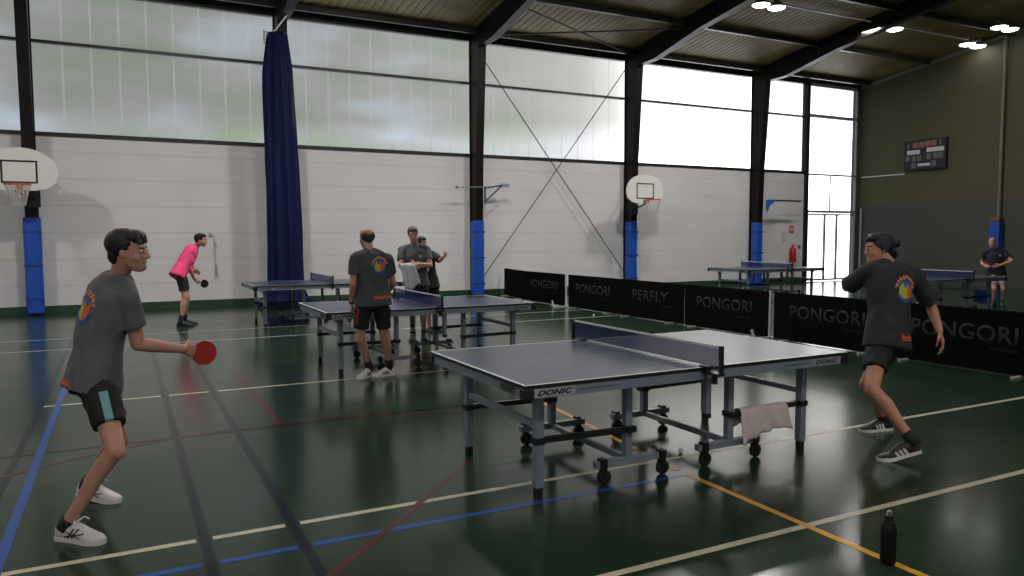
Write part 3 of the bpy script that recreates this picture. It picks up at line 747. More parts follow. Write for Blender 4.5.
def paddle(name, label, grip, axis, normal, face, back, group='table tennis paddles'):
    """grip: middle of the handle; axis: handle to blade; normal: towards the face colour"""
    axis = V(axis).normalized(); normal = (V(normal)-axis*V(normal).dot(axis)).normalized(); side = axis.cross(normal)
    t = thing(name, label, 'paddle', grip, group)
    c = axis*.128
    def disc(bm, d0, d1, r=1.):
        out = []
        for i in range(32):
            a = 2*PI*i/32; px, py = .079*math.cos(a), .075*math.sin(a)
            if px < -.055: px = -.055-(px+.055)*-.35
            out.append((px*r, py*r))
        rings(bm, [[c+axis*p+side*q+normal*d for p, q in out] for d in (d0, d1)])
    bm = BM(); disc(bm, -.003, .003); obj('blade', bm, mat('paddle_wood', (.30, .18, .09), .5), t)
    bm = BM(); disc(bm, .003, .0065, .985); obj('rubber_face', bm, face, t)
    bm = BM(); disc(bm, -.0065, -.003, .985); obj('rubber_back', bm, back, t)
    bm = BM(); rings(bm, [[axis*p+side*sx*w_+normal*sn*.0105 for sx, sn in ((-1, -.5), (-.6, -1), (.6, -1), (1, -.5), (1, .5), (.6, 1), (-.6, 1), (-1, .5))] for p, w_ in ((-.052, .017), (-.045, .017), (0, .0135), (.055, .0145))]); obj('handle', bm, mat('paddle_handle', (.12, .06, .035), .5), t)
    return t
red_r = mat('red_rubber', (.42, .020, .018), .5); blk_r = mat('black_paddle_rubber', (.007, .007, .008), .5)
paddle('table_tennis_paddle', 'dark paddle lying on the far half of the middle table', (4.42, 9.86, .772), (.9, -.3, 0), (0, 0, 1), blk_r, red_r)

# ------------------------------------------------------------------ people
skin = mat('skin', (.50, .255, .18), .55, var=.08, vscale=14); skin_d = mat('skin_tanned', (.46, .215, .13), .55, var=.08, vscale=14)
dark_hair = mat('dark_hair', (.010, .007, .006), .55, var=.4, vscale=60, bump=.5, bscale=120, stretch=(1, 1, .25))
grey_hair = mat('grey_brown_hair', (.075, .060, .052), .6, var=.4, vscale=60, bump=.5, bscale=120, stretch=(1, 1, .25))
charcoal = mat('charcoal_shirt', (.105, .106, .112), .85, var=.10, vscale=5, bump=.12, bscale=400)
charcoal2 = mat('dark_charcoal_shirt', (.022, .022, .024), .85, var=.10, vscale=5, bump=.12, bscale=400)
pink = mat('pink_shirt', (.82, .060, .200), .75, var=.06, vscale=5)
blackcl = mat('black_cloth', (.0060, .0060, .0068), .8, var=.15, vscale=5)
navy = mat('navy_shirt', (.010, .012, .030), .8, var=.1, vscale=5)
whitecl = mat('white_cloth', (.42, .41, .40), .85)
shoe_w = mat('white_shoe', (.62, .58, .57), .5); shoe_b = mat('black_shoe', (.009, .009, .010), .5); sole_w = mat('white_sole', (.68, .66, .64), .55); sole_b = mat('dark_sole', (.02, .02, .02), .6)
eye_w = mat('eye_white', (.6, .58, .55), .3); eye_d = mat('eye_dark', (.02, .012, .008), .2); lip = mat('lips', (.26, .10, .085), .5)
orange_p = mat('orange_print', (.62, .10, .02), .7); peach_p = mat('peach_print', (.55, .26, .13), .7); yell_p = mat('yellow_green_print', (.42, .46, .03), .7); blue_p = mat('blue_print', (.03, .08, .32), .7); redo_p = mat('red_orange_print', (.60, .14, .03), .7)
teal = mat('pale_teal_stripe', (.17, .36, .38), .8); red_st = mat('red_stripe', (.30, .02, .03), .7)
sock_d = mat('dark_sock', (.02, .02, .022), .85)
strap_m = mat('watch_strap', (.012, .012, .014), .5)

def hand(bm, wr, d, t, n, s=1., curl=.6, spread=0.):
    """wr wrist, d wrist->fingers, t towards the thumb side, n the way the fingers curl"""
    d = V(d).normalized(); t = (V(t)-d*V(t).dot(d)).normalized(); n_ = d.cross(t); n = n_ if n_.dot(V(n)) > 0 else -n_
    wr = V(wr)
    offs = (.031, .0105, -.0105, -.029); kl = (.092, .096, .091, .083); fl = (.95, 1.05, 1., .8)
    for o, k, f in zip(offs, kl, fl):
        K = wr+(d*k+t*o)*s
        capsule(bm, wr+t*o*.55*s+d*.005*s, K, .0145*s, .0115*s, 8)
        p = K; a = 0
        for seg, r0, r1, c in ((.046, .0098, .0090, curl), (.027, .0090, .0084, curl*1.15), (.021, .0084, .0074, curl*.8)):
            a += c; q = p + (d*math.cos(a)+n*math.sin(a)+t*spread*o*8)*seg*f*s
            capsule(bm, p, q, r0*s, r1*s, 8); p = q
    b = wr+(d*.022+t*.024)*s; m1 = b+(d*.62+t*.70+n*.30).normalized()*.046*s
    capsule(bm, b, m1, .0135*s, .0110*s, 8)
    m2 = m1+(d*.80+t*(.35-.5*curl)+n*(.25+.5*curl)).normalized()*.034*s; capsule(bm, m1, m2, .0108*s, .0098*s, 8)
    m3 = m2+(d*.85+t*(.1-.6*curl)+n*(.2+.6*curl)).normalized()*.026*s; capsule(bm, m2, m3, .0098*s, .0080*s, 8)

HEADP = [(-.117, .055, .018, .020), (-.110, .050, .030, .036), (-.095, .040, .042, .052), (-.078, .030, .050, .063), (-.052, .016, .058, .077), (-.022, .006, .064, .087), (.006, -.002, .069, .0925), (.035, -.008, .073, .0955), (.062, -.012, .0735, .094), (.086, -.014, .066, .084), (.103, -.014, .050, .063), (.113, -.014, .030, .036), (.117, -.014, .010, .012)]
def person(name_label, J, face, feet, tops, legs, hair, shoe, H=1.75, voxel=.008, hands=None, bend=0., sleeve=.55, hemlen=.13, shorts=.62, skin_m=None, shirt_m=None, shorts_m=None, socks=(.10, None), belly=0., headtilt=0., group=None, shoe_kw=None, shirtw=1.):
    """J: joints in world space measured on the photograph; face: looking direction; feet: side -> (toe direction, heel lift)"""
    s = H/1.75
    J = {k: V(p) for k, p in J.items()}
    lk = legs or 1.
    root = V((J['pelvis'].x, J['pelvis'].y, 0))
    t = thing('person', name_label, 'person', root)
    for k in J: J[k] = J[k]-root
    skin_m = skin_m or skin
    pel, neck, hd = J['pelvis'], J['neck'], J['head']
    ax = neck-pel; Ls = ax.length; up = ax.normalized()
    rh = (J['hipR']-J['hipL']); rs = (J['shR']-J['shL'])
    def rightat(k):
        r = rh.normalized().lerp(rs.normalized(), max(0, min(1, k))); r = (r-up*r.dot(up)).normalized(); return r
    def fwdat(k): return up.cross(rightat(k)).normalized()
    def ctr(k): return pel+ax*k-fwdat(k)*bend*4*max(0, k)*(1-min(1, max(0, k)))
    def torso(bm, rows, infl=0.):
        R = []
        for k, rx, ry, oy in rows:
            f = fwdat(k); r = rightat(k)
            R.append(circ(ctr(k)+f*oy*s, r, f, (rx+infl)*s, (ry+infl)*s, 22))
        rings(bm, R)
    body_rows = [(-.20, .10, .085, -.01), (-.10, .155, .105, -.01), (.05, .160, .112, 0), (.25, .145, .105+belly*.5, .005+belly*.5), (.42, .142, .105+belly, .01+belly*.7), (.60, .155, .115+belly*.4, .015), (.76, .165, .118, .012), (.88, .155, .100, 0), (.97, .100, .066, -.006), (1.03, .060, .055, 0)]
    # ---- body
    hu = (UP*.75+(hd-neck).normalized()*.25); f = V(face).normalized(); hu = (hu-f*hu.dot(f)).normalized()
    if headtilt:
        hu = (hu+f.cross(hu)*headtilt).normalized()
    hr = f.cross(hu).normalized(); hs = s*.98
    def hp(x, y, z): return hd + (hr*x+f*y+hu*z)*hs
    bm = BM()
    torso(bm, body_rows)
    rings(bm, [circ(hp(0, oy, z), hr, f, rx*hs, ry*hs, 20) for z, oy, rx, ry in HEADP])
    capsule(bm, neck-ax*.04, neck.lerp(hp(0, -.02, -.06), .35), .057*s, .055*s); capsule(bm, neck.lerp(hp(0, -.02, -.06), .3), hp(0, -.022, -.045), .056*s, .056*s)
    capsule(bm, hp(0, .090, .012), hp(0, .109, -.028), .0085*hs, .0125*hs, 10); ell(bm, hp(0, .104, -.033), hr, f, hu, .0185*hs, .011*hs, .009*hs, 10)      # nose
    ell(bm, hp(0, .080, -.092), hr, f, hu, .022*hs, .018*hs, .017*hs, 10)                                               # chin
    capsule(bm, hp(-.036, .079, .026), hp(.036, .079, .026), .011*hs, .011*hs, 8)                                         # brow
    for sx in (-1, 1):
        ell(bm, hp(sx*.072, -.006, -.008), (hr*.35*sx-f*.94).normalized(), (hr*sx*.94+f*.35), hu, .019*hs, .007*hs, .031*hs, 10)
        ell(bm, hp(sx*.038, .055, -.035), hr, f, hu, .024*hs, .028*hs, .026*hs, 10)                                     # cheek
    for q in 'RL':
        capsule(bm, ctr(.92)+rightat(1)*(.06 if q == 'R' else -.06)*s, J['sh'+q], .062*s, .056*s)
        a, e, w_ = J['sh'+q], J['el'+q], J['wr'+q]
        capsule(bm, a, a.lerp(e, .45), .053*s, .049*s); capsule(bm, a.lerp(e, .4), e, .049*s, .039*s)
        capsule(bm, e, e.lerp(w_, .3), .040*s, .0415*s); capsule(bm, e.lerp(w_, .3), w_, .0415*s, .0265*s)
        dh = (J['hd'+q]-w_)
        hk = dict(t=UP, n=-rightat(1) if q == 'R' else rightat(1), curl=.55)
        if hands and q in hands: hk.update(hands[q])
        hand(bm, w_, dh, hk['t'], hk['n'], s, hk['curl'])
        hp_, k_, an = J['hip'+q], J['knee'+q], J['ank'+q]
        capsule(bm, hp_, k_, .082*s, .056*s*lk, 14)
        lg = (an-k_); kf = fwdat(0); back = (kf-lg.normalized()*kf.dot(lg.normalized())); back = -back.normalized() if back.length > 1e-3 else -kf
        if q in feet:
            td = V(feet[q][0]).normalized(); b2 = td-lg.normalized()*td.dot(lg.normalized()); back = -b2.normalized() if b2.length > .2 else back
        capsule(bm, k_, k_.lerp(an, .35)+back*.012*s, .053*s*lk, .054*s*lk); capsule(bm, k_.lerp(an, .33)+back*.012*s, k_.lerp(an, .72), .054*s*lk, .038*s); capsule(bm, k_.lerp(an, .7), an, .0385*s, .035*s)
        ell(bm, k_-back*.022*s, hr, f, hu, .036*s, .036*s, .040*s)
        td, lift = feet[q]; td = V(td).normalized(); heel = V((an.x, an.y, 0))-td*.055*s
        capsule(bm, an, heel+td*.07*s+UP*(.045+lift*.6), .034*s, .03*s); capsule(bm, heel+td*.06*s+UP*(.04+lift*.7), heel+td*.20*s+UP*.035, .028*s, .022*s)
    bmesh_body = union(bm, voxel, 3, .45)
    body = obj('body', bmesh_body, skin_m, t)
    # ---- eyes, brows, mouth
    for sx in (-1, 1):
        bm = BM(); ell(bm, hp(sx*.0325, .0815, .004), hr, f, hu, .0130*hs, .011*hs, .0085*hs, 10); e_ = obj('eye', bm, eye_w, body, smooth=True)
        bm = BM(); ell(bm, hp(sx*.0325, .0895, .004), hr, f, hu, .0058*hs, .0042*hs, .0060*hs, 10); obj('iris', bm, eye_d, body)
        bm = BM(); capsule(bm, hp(sx*.018, .0925, .022), hp(sx*.050, .079, .024), .0045*hs, .0035*hs, 8); obj('eyebrow', bm, hair[0], body)
    bm = BM(); capsule(bm, hp(-.020, .0885, -.062), hp(.020, .0885, -.062), .0058*hs, .0058*hs, 8); obj('mouth', bm, lip, body)
    # ---- hair
    hm, kind = hair; bm = BM()
    if kind == 'full':
        ell(bm, hp(0, -.026, .040), hr, f, hu, .082*hs, .103*hs, .092*hs, 20); ell(bm, hp(0, .030, .080), hr, f, hu, .070*hs, .070*hs, .046*hs, 16)
        ell(bm, hp(0, -.066, -.020), hr, f, hu, .066*hs, .044*hs, .066*hs, 16)
        for k in range(7): x_ = -.055+.018*k; capsule(bm, hp(x_, .066, .084), hp(x_*1.12+.004*(k % 2), .093-.25*abs(x_), .052-.05*abs(x_)), .015*hs, .008*hs, 8)
        for sx in (-1, 1): ell(bm, hp(sx*.068, -.018, .034), hr, f, hu, .014*hs, .042*hs, .036*hs, 12)
    elif kind == 'short':
        ell(bm, hp(0, -.024, .039), hr, f, hu, .083*hs, .105*hs, .0905*hs, 20); ell(bm, hp(0, .022, .080), hr, f, hu, .067*hs, .067*hs, .045*hs, 16); ell(bm, hp(0, -.066, -.015), hr, f, hu, .062*hs, .040*hs, .050*hs, 14)
    elif kind == 'bald':
        for sx in (-1, 1): ell(bm, hp(sx*.050, -.036, .024), hr, f, hu, .029*hs, .066*hs, .052*hs, 16)
        ell(bm, hp(0, -.066, .012), hr, f, hu, .066*hs, .043*hs, .072*hs, 16)
    elif kind == 'bun':
        ell(bm, hp(0, -.024, .039), hr, f, hu, .085*hs, .108*hs, .0925*hs, 20); ell(bm, hp(0, .026, .080), hr, f, hu, .070*hs, .068*hs, .047*hs, 16); ell(bm, hp(0, -.068, -.015), hr, f, hu, .064*hs, .044*hs, .052*hs, 14)
        for sx in (-1, 1): ell(bm, hp(sx*.068, -.022, .004), hr, f, hu, .016*hs, .042*hs, .040*hs, 12)
        ell(bm, hp(0, -.148, .034), hr, f, hu, .033*hs, .031*hs, .034*hs, 14); ell(bm, hp(0, -.118, .028), hr, f, hu, .018*hs, .03*hs, .018*hs, 12)
        for k in range(5): capsule(bm, hp(-.03+.015*k, -.105, -.005), hp(-.034+.018*k, -.125+.01*(k % 2), -.062-.006*(k % 3)), .019*hs, .012*hs, 8)
    h_ = obj('hair', union(bm, .0055, 2, .4, .0025, 45, 3), hm, body)
    # ---- shirt
    bm = BM(); inf = .020
    hem = -hemlen/Ls
    rows = [(hem, .202*shirtw, .160, -.005), (hem*.4, .200*shirtw, .154, -.005)]+[(k, rx*shirtw, ry, oy) for k, rx, ry, oy in [(.10, .178+inf*.4, .130+inf*.5, 0), (.25, .162+inf*.4, .118+inf*.5+belly*.5, .005+belly*.5), (.42, .160+inf*.4, .118+inf*.5+belly, .01+belly*.7), (.60, .166+inf*.5, .122+inf*.5+belly*.4, .012), (.76, .170+inf*.5, .122+inf*.4, .010), (.88, .160+inf*.4, .108+inf*.4, -.003), (.965, .122+inf*.3, .092+inf*.3, -.012), (1.02, .082, .078, -.006), (1.045, .074, .070, -.002)]]
    torso(bm, rows)
    for q in 'RL':
        a, e = J['sh'+q], J['el'+q]; sg = 1 if q == 'R' else -1
        capsule(bm, ctr(.955)+rightat(1)*sg*.045*s, a, .078*s, .068*s); capsule(bm, ctr(.80)+rightat(1)*sg*.07*s, a.lerp(e, .12), .085*s, .069*s)
        m_ = a.lerp(e, sleeve); capsule(bm, a, a.lerp(e, .2), .067*s, .066*s, 14); cone(bm, a.lerp(e, .08), m_, .064*s, .073*s, 16)
    sh = obj('shirt', union(bm, .010, 4, .5, .009, 8, hash(name_label[:9]) % 1 + len(name_label)), shirt_m, t)
    # ---- shorts
    bm = BM(); R = []
    for k, rx, ry in ((.14, .150, .108), (.02, .165, .120), (-.12, .176, .130), (-.20, .165, .125)):
        r = rightat(0); fz = fwdat(0); R.append(circ(pel+ax*k*.95, r, fz, rx*s, ry*s, 20))
    rings(bm, R)
    for q in 'RL':
        a, k_ = J['hip'+q], J['knee'+q]
        capsule(bm, a.lerp(k_, .10), a.lerp(k_, .3), .088*s, .096*s, 16); cone(bm, a.lerp(k_, .16), a.lerp(k_, shorts), .098*s, (.086 if shorts < .9 else .066)*s, 20)
    st = obj('shorts' if shorts < .9 else 'trousers', union(bm, .010, 4, .5, .008, 9, 5), shorts_m, t)
    # ---- socks and shoes
    kw = dict(upper=shoe_w, sole=sole_w, marks=None); kw.update(shoe_kw or {})
    for q in 'RL':
        an, k_ = J['ank'+q], J['knee'+q]; td, lift = feet[q]; td = V(td).normalized(); sd = UP.cross(td)
        u_ = (k_-an).normalized()
        if socks[1]:
            bm = BM(); _, x, y = frame_of(u_); rings(bm, [circ(an+u_*z*s, x, y, r*s, r*s, 16) for z, r in ((-.045, .042), (.0, .0425), (socks[0], .0465), (socks[0]+.012, .044))]); obj('sock', bm, socks[1], t, smooth=True)
        heel = V((an.x, an.y, 0))-td*.070*s; Lf = .295*s
        pitch = math.atan2(lift, Lf*.72)
        def fp(a, b, c):
            # a along, b side, c up; heel lifts about the ball of the foot
            piv = .72*Lf
            if a < piv: aa = piv-(piv-a)*math.cos(pitch)+c*math.sin(pitch); cc = (piv-a)*math.sin(pitch)+c*math.cos(pitch)
            else: aa, cc = a, c
            return heel+td*aa+sd*b+UP*cc
        outl = [(0., .020), (.03, .031), (.10, .034), (.28, .034), (.45, .037), (.62, .045), (.75, .047), (.88, .041), (.96, .027), (1., .012)]
        hts = [.072, .092, .098, .102, .096, .072, .058, .047, .038, .030]
        bm = BM(); R = []
        for (a, w_), h_ in zip(outl, hts):
            R.append([fp(a*Lf, b*w_*s, .018+c*(h_-.018)*s) for b, c in ((-1, 0), (-1.02, .3), (-.92, .62), (-.62, .9), (-.25, 1), (.25, 1), (.62, .9), (.92, .62), (1.02, .3), (1, 0))])
        rings(bm, R); bmesh.ops.triangulate(bm, faces=[f_ for f_ in bm.faces if len(f_.verts) > 4])
        shoe_o = obj('shoe', bm, kw['upper'], t, smooth=True)
        bm = BM(); pts = [(a, w_) for a, w_ in outl]+[(a, -w_) for a, w_ in reversed(outl)]
        grow = 1.08
        rings(bm, [[fp(a*Lf*1.02-.004, b*grow*s, c) for a, b in pts] for c in (0.0, .012, .024)])
        obj('sole', bm, kw['sole'], shoe_o)
        bm = BM()
        for k in range(4):
            a = .40+.065*k; tube(bm, [fp(a*Lf, -.024*s, (.098-.020*k)*s), fp(a*Lf+.006, 0, (.104-.020*k)*s), fp(a*Lf, .024*s, (.098-.020*k)*s)], .0035*s, 6)
        if kw.get('bow'):
            for sg in (-1, 1): tube(bm, [fp(.42*Lf, 0, .104*s), fp(.48*Lf, sg*.035*s, .122*s), fp(.55*Lf, sg*.045*s, .108*s)], .004*s, 6)
        obj('laces', bm, kw.get('lace', sole_w), shoe_o)
        if kw['marks']:
            kind, mm_ = kw['marks']
            for sg in (-1, 1):
                me = shoe_o.data; o0 = fp(.46*Lf, sg*.1, .050*s)
                rv = td*(-sg) if sg > 0 else td
                rgt = -td if sg > 0 else td
                # decal looks from outside: right x up must face outward
                if rgt.cross(UP).dot(sd*sg) < 0: rgt = -rgt
                flip = rgt.dot(td) < 0
                def fn(x, y, flip=flip):
                    if flip: x = 1-x
                    if kind == 'bars':
                        for k in range(3):
                            if abs(x-.28-.2*k-.16*(y-.5)) < .062 and .08 < y < .55+.16*(2-k)/2+.1: return 0
                        return None
                    for c0, sl in ((.34, .30), (.52, .30)):
                        if abs(x-c0-sl*(y-.5)) < .040: return 0
                    if abs(y-(.25+.50*(x-.1))) < .055 and .08 < x < .92: return 0
                    if abs(y-(.72-.62*(x-.1))) < .050 and .12 < x < .80: return 0
                    return None
                if pitch < .05:
                    bm = decal(me, V((o0.x, o0.y, .046*s)), rgt, UP, .15*s, .062*s, 40, 20, fn, .0018)
                else:
                    r2 = (fp(.66*Lf, 0, .05)-fp(.25*Lf, 0, .05)).normalized()*(1 if rgt.dot(td) > 0 else -1); u2 = sd.cross(r2)*(1 if True else -1)
                    if u2.z < 0: u2 = -u2
                    bm = decal(me, fp(.44*Lf, 0, .048*s), r2, u2, .15*s, .062*s, 40, 20, fn, .0018)
                obj('side_stripes', bm, mm_, shoe_o)
    return dict(t=t, J=J, root=root, body=body, shirt=sh, shorts=st, hp=hp, right=rightat, fwd=fwdat, ctr=ctr, up=up, s=s)

def emblem(p, k, side, wdt, dirv=None):
    """round colour emblem on the back of a shirt"""
    f = p['fwd'](k); r = p['right'](k); d = -f if dirv is None else V(dirv).normalized()
    rgt = (p['up'].cross(d)).normalized(); up = d.cross(rgt)
    def fn(x, y):
        X, Y = (x-.5)*2, (y-.5)*2
        R_ = math.hypot(X, Y+.05)
        if .68 < R_ < .93 and Y > .10 - .1*abs(X): return 0 if (int(math.atan2(Y, X)*9) % 3) else None      # arch of small letters
        if R_ < .62:
            if Y > .22+.16*math.sin(X*14): return 3
            return 1 if X < .03 else 2
        if Y < -.32 and R_ < .84: return 3
        return None
    o = p['ctr'](k)+rgt*side
    bm = decal(p['shirt'].data, o, rgt, up, wdt, wdt*1.08, 40, 40, fn)
    obj('emblem', bm, [peach_p, yell_p, redo_p, blue_p], p['shirt'])
def hemmark(p, k, side, wdt, dirv=None, h=.045):
    f = p['fwd'](max(0, k)); d = -f if dirv is None else V(dirv).normalized()
    rgt = (p['up'].cross(d)).normalized(); up = d.cross(rgt)
    def fn(x, y):
        c = x*6; q = c % 1
        if x < .14: return 0 if (abs(q-.25) < .22 or abs(y-.5-.4*(q-.3)) < .14) else None
        if q < .10 and int(c) % 2: return None
        lo, hi = .10, (.70 if int(c) % 3 else .92)
        return 0 if lo < y < hi and not (.40 < y < .50 and .4 < q < .75) else None
    bm = decal(p['shirt'].data, p['ctr'](k)+rgt*side, rgt, up, wdt, h, 48, 12, fn)
    obj('hem_lettering', bm, orange_p, p['shirt'])
def chestmark(p, k, side, m_, wdt=.055):
    f = p['fwd'](k); rgt = (p['up'].cross(f)).normalized()
    bm = decal(p['shirt'].data, p['ctr'](k)+rgt*side, rgt, p['up'], wdt, wdt, 12, 12, lambda x, y: 0 if math.hypot(x-.5, y-.5) < .48 else None)
    obj('chest_badge', bm, m_, p['shirt'])

R_, A_ = CR, CA
# player at the left, charcoal shirt, red paddle
JF = dict(pelvis=(-.150, 4.822, .850), hipR=(-.140, 4.734, .83), hipL=(-.160, 4.91, .82), kneeR=(-.065, 4.49, .495), ankR=(-.305, 4.63, .100), kneeL=(-.05, 5.02, .43), ankL=(-.235, 5.29, .105),
          neck=(-.025, 4.84, 1.39), head=(.034, 4.755, 1.553), shR=(.022, 4.70, 1.290), shL=(-.115, 4.995, 1.325), elR=(.064, 4.747, 1.025), wrR=(.302, 4.817, .971), hdR=(.375, 4.885, .945), elL=(-.14, 5.05, 1.03), wrL=(-.17, 5.10, .80), hdL=(-.16, 5.11, .71))
pF = person('person at far left in charcoal shirt and white shoes, holding out a red paddle', JF, (.93, -.36, -.04), {'R': ((.75, -.66, 0), 0.), 'L': ((.78, -.62, 0), .02)}, None, .90, (dark_hair, 'full'), None, H=1.76, voxel=.0065,
            hands={'R': dict(t=(0, 0, 1), n=(-.6, .75, 0), curl=.75), 'L': dict(curl=.5)}, bend=.035, sleeve=.62, hemlen=.085, shorts=.66, shirt_m=charcoal, shorts_m=blackcl, socks=(.008, sock_d), shoe_kw=dict(marks=('cross', ink), bow=True))
emblem(pF, .72, -.01, .20, dirv=(-.84, -.54, 0)); hemmark(pF, -.02, -.02, .13, dirv=(-.82, -.57, 0))
# side stripe on the shorts
def shortstripe(p, hip, knee, dirv, m_, wd=.028, t0=.12, t1=.62, shift=0.):
    a, k_ = p['J'][hip], p['J'][knee]; c = a.lerp(k_, (t0+t1)/2); d = V(dirv).normalized(); upv = (a-k_).normalized(); rgt = upv.cross(d).normalized(); upv = d.cross(rgt)
    bm = decal(p['shorts'].data, c+rgt*shift, rgt, upv, wd, (k_-a).length*(t1-t0), 6, 30, lambda x, y: 0, .002); obj('side_stripe', bm, m_, p['shorts'])
shortstripe(pF, 'hipR', 'kneeR', (.15, -1, 0), teal, .042, .15, .62)
wF = pF['J']['wrR']+pF['root']; dF = V((.073, .068, -.026)).normalized()
axF = (R_*.62+A_*.70-UP*.28).normalized()
paddle('table_tennis_paddle', 'red paddle in the outstretched hand of the player at far left', wF+dF*.085+V((-.6, .75, 0)).normalized()*.018-axF*.045, axF, -A_*.75+R_*.66, red_r, blk_r)

# player at the right, seen from behind, hair in a bun
JR = dict(pelvis=(5.300, 3.868, .864), hipL=(5.225, 3.86, .838), hipR=(5.395, 3.89, .83), kneeL=(4.935, 3.715, .485), ankL=(5.00, 3.42, .165), kneeR=(5.335, 4.06, .43), ankR=(5.615, 4.10, .10),
          neck=(5.395, 3.93, 1.385), head=(5.360, 4.01, 1.520), shL=(5.215, 3.974, 1.352), shR=(5.575, 3.843, 1.313), elL=(5.265, 4.217, 1.206), wrL=(5.489, 4.338, 1.226), hdL=(5.568, 4.381, 1.23), elR=(5.746, 3.809, 1.062), wrR=(5.700, 3.70, .875), hdR=(5.71, 3.68, .80))
pR = person('person at right seen from behind, dark hair in a bun, lunging beside the table', JR, (-.90, .43, -.05), {'L': ((-.77, .64, 0), .080), 'R': ((-.96, .26, 0), .0)}, None, None, (dark_hair, 'bun'), None, H=1.80, voxel=.007,
            hands={'R': dict(t=(-.8, -.4, 0), n=(-.4, .8, 0), curl=.35), 'L': dict(t=(0, 0, 1), n=(.5, -1, 0), curl=.8)}, bend=.02, sleeve=.90, hemlen=.12, shorts=.64, skin_m=skin_d, shirt_m=charcoal2, shorts_m=blackcl, socks=(.045, sock_d), shoe_kw=dict(upper=shoe_b, sole=sole_w, marks=('bars', shoe_w), lace=shoe_b), shirtw=1.12)
emblem(pR, .68, .055, .215, dirv=-A_+R_*.1); hemmark(pR, -.02, .085, .14, dirv=-A_+R_*.1, h=.055)

# balding man by the middle table
JB = dict(pelvis=(2.505, 8.275, .926), hipL=(2.412, 8.300, .885), hipR=(2.594, 8.25, .885), kneeL=(2.373, 8.36, .475), ankL=(2.525, 8.52, .10), kneeR=(2.652, 8.33, .475), ankR=(2.75, 8.47, .10),
          neck=(2.484, 8.292, 1.455), head=(2.464, 8.35, 1.61), shL=(2.315, 8.30, 1.385), shR=(2.668, 8.24, 1.372), elL=(2.279, 8.277, 1.095), wrL=(2.293, 8.40, .878), hdL=(2.292, 8.41, .79), elR=(2.75, 8.294, 1.10), wrR=(2.735, 8.50, .96), hdR=(2.72, 8.57, .93))
pB = person('person with balding head seen from behind beside the middle table, red paddle at hip', JB, (-.16, .98, -.06), {'L': ((-.80, -.60, 0), .0), 'R': ((-.97, -.10, 0), .0)}, None, None, (mat('dark_brown_hair', (.035, .024, .018), .6), 'bald'), None, H=1.74, voxel=.008,
            hands={'L': dict(t=(0, 1, 0), n=(1, 0, .0), curl=.8)}, bend=.02, sleeve=.62, hemlen=.08, shorts=.72, shirt_m=mat('blue_grey_shirt', (.055, .060, .070), .85, var=.1, vscale=5), shorts_m=blackcl, socks=(.10, sock_d), shoe_kw=dict(marks=('bars', shoe_b)), shirtw=1.08)
emblem(pB, .72, .085, .20); hemmark(pB, .04, .11, .20)
shortstripe(pB, 'hipL', 'kneeL', (-.6, -.8, 0), red_st, .022, .15, .6, -.03)
wB = pB['J']['wrL']+pB['root']
bm = BM(); a_ = pB['J']['wrL'].lerp(pB['J']['elL'], .06); _, x_, y_ = frame_of(pB['J']['elL']-pB['J']['wrL']); u_ = (pB['J']['elL']-pB['J']['wrL']).normalized()
rings(bm, [circ(a_+u_*z, x_, y_, r, r, 16) for z, r in ((-.012, .030), (-.010, .0335), (.010, .0335), (.012, .030))]); obj('wristwatch', bm, strap_m, pB['body'])
paddle('table_tennis_paddle', 'red paddle held down at the hip of the balding player', wB+V((.022, .0, -.085)), (.06, .05, -1), R_*.96+A_*.25, red_r, blk_r)

# grey-haired man with folded arms behind the middle table
JG = dict(pelvis=(4.06, 11.121, .906), hipR=(3.975, 11.144, .87), hipL=(4.145, 11.085, .87), kneeR=(3.96, 11.03, .465), ankR=(4.03, 11.20, .10), kneeL=(4.125, 10.99, .465), ankL=(4.20, 11.16, .10),
          neck=(4.054, 11.131, 1.482), head=(4.0, 11.07, 1.66), shR=(3.868, 11.195, 1.42), shL=(4.226, 11.075, 1.42), elR=(3.79, 11.03, 1.175), wrR=(3.92, 10.85, 1.165), hdR=(3.99, 10.82, 1.18), elL=(4.215, 10.90, 1.185), wrL=(3.99, 10.90, 1.205), hdL=(3.92, 10.945, 1.20))
pG = person('person with short grey hair facing us behind the middle table, arms folded, pale towel', JG, (-.30, -.93, -.22), {'R': ((-.45, -.9, 0), 0.), 'L': ((-.1, -1, 0), 0.)}, None, None, (grey_hair, 'short'), None, H=1.80, voxel=.008,
            hands={'R': dict(t=(0, 0, 1), n=(0, 1, 0), curl=.3), 'L': dict(t=(0, 0, 1), n=(0, 1, 0), curl=.3)}, sleeve=.66, hemlen=.04, shorts=.66, shirt_m=mat('slate_shirt', (.065, .075, .082), .85, var=.1, vscale=5), shorts_m=blackcl, socks=(.06, sock_d), shoe_kw=dict(upper=shoe_b, sole=sole_b), belly=.01, shirtw=1.06)
chestmark(pG, .72, .075, mat('pale_badge', (.3, .34, .32), .7))
rows = []
for j in range(19):
    v = -1+2*j/18; row = []; s_ = abs(v)
    for i in range(13):
        u = i/12; x = 3.715+.17*u+.05*s_*(u-.1)+(.09*s_); y0 = 11.015-.55*(u*.17)-.08
        hang = (.36+.05*math.sin(5*u)) if v < 0 else .22
        yy = y0+(-.052 if v < 0 else .052)*min(1, s_*5)-.022*math.sin(13*u+2*s_)*s_**.5
        row.append((x, yy, 1.225-hang*max(0, s_-.14)/.86))
    rows.append(row)
tag(obj('towel', cloth(rows, .008), mat('pale_lilac_towel', (.66, .66, .72), .9, var=.10, vscale=8), smooth=True), 'pale towel hanging from the folded arms of the grey-haired person', 'towel')

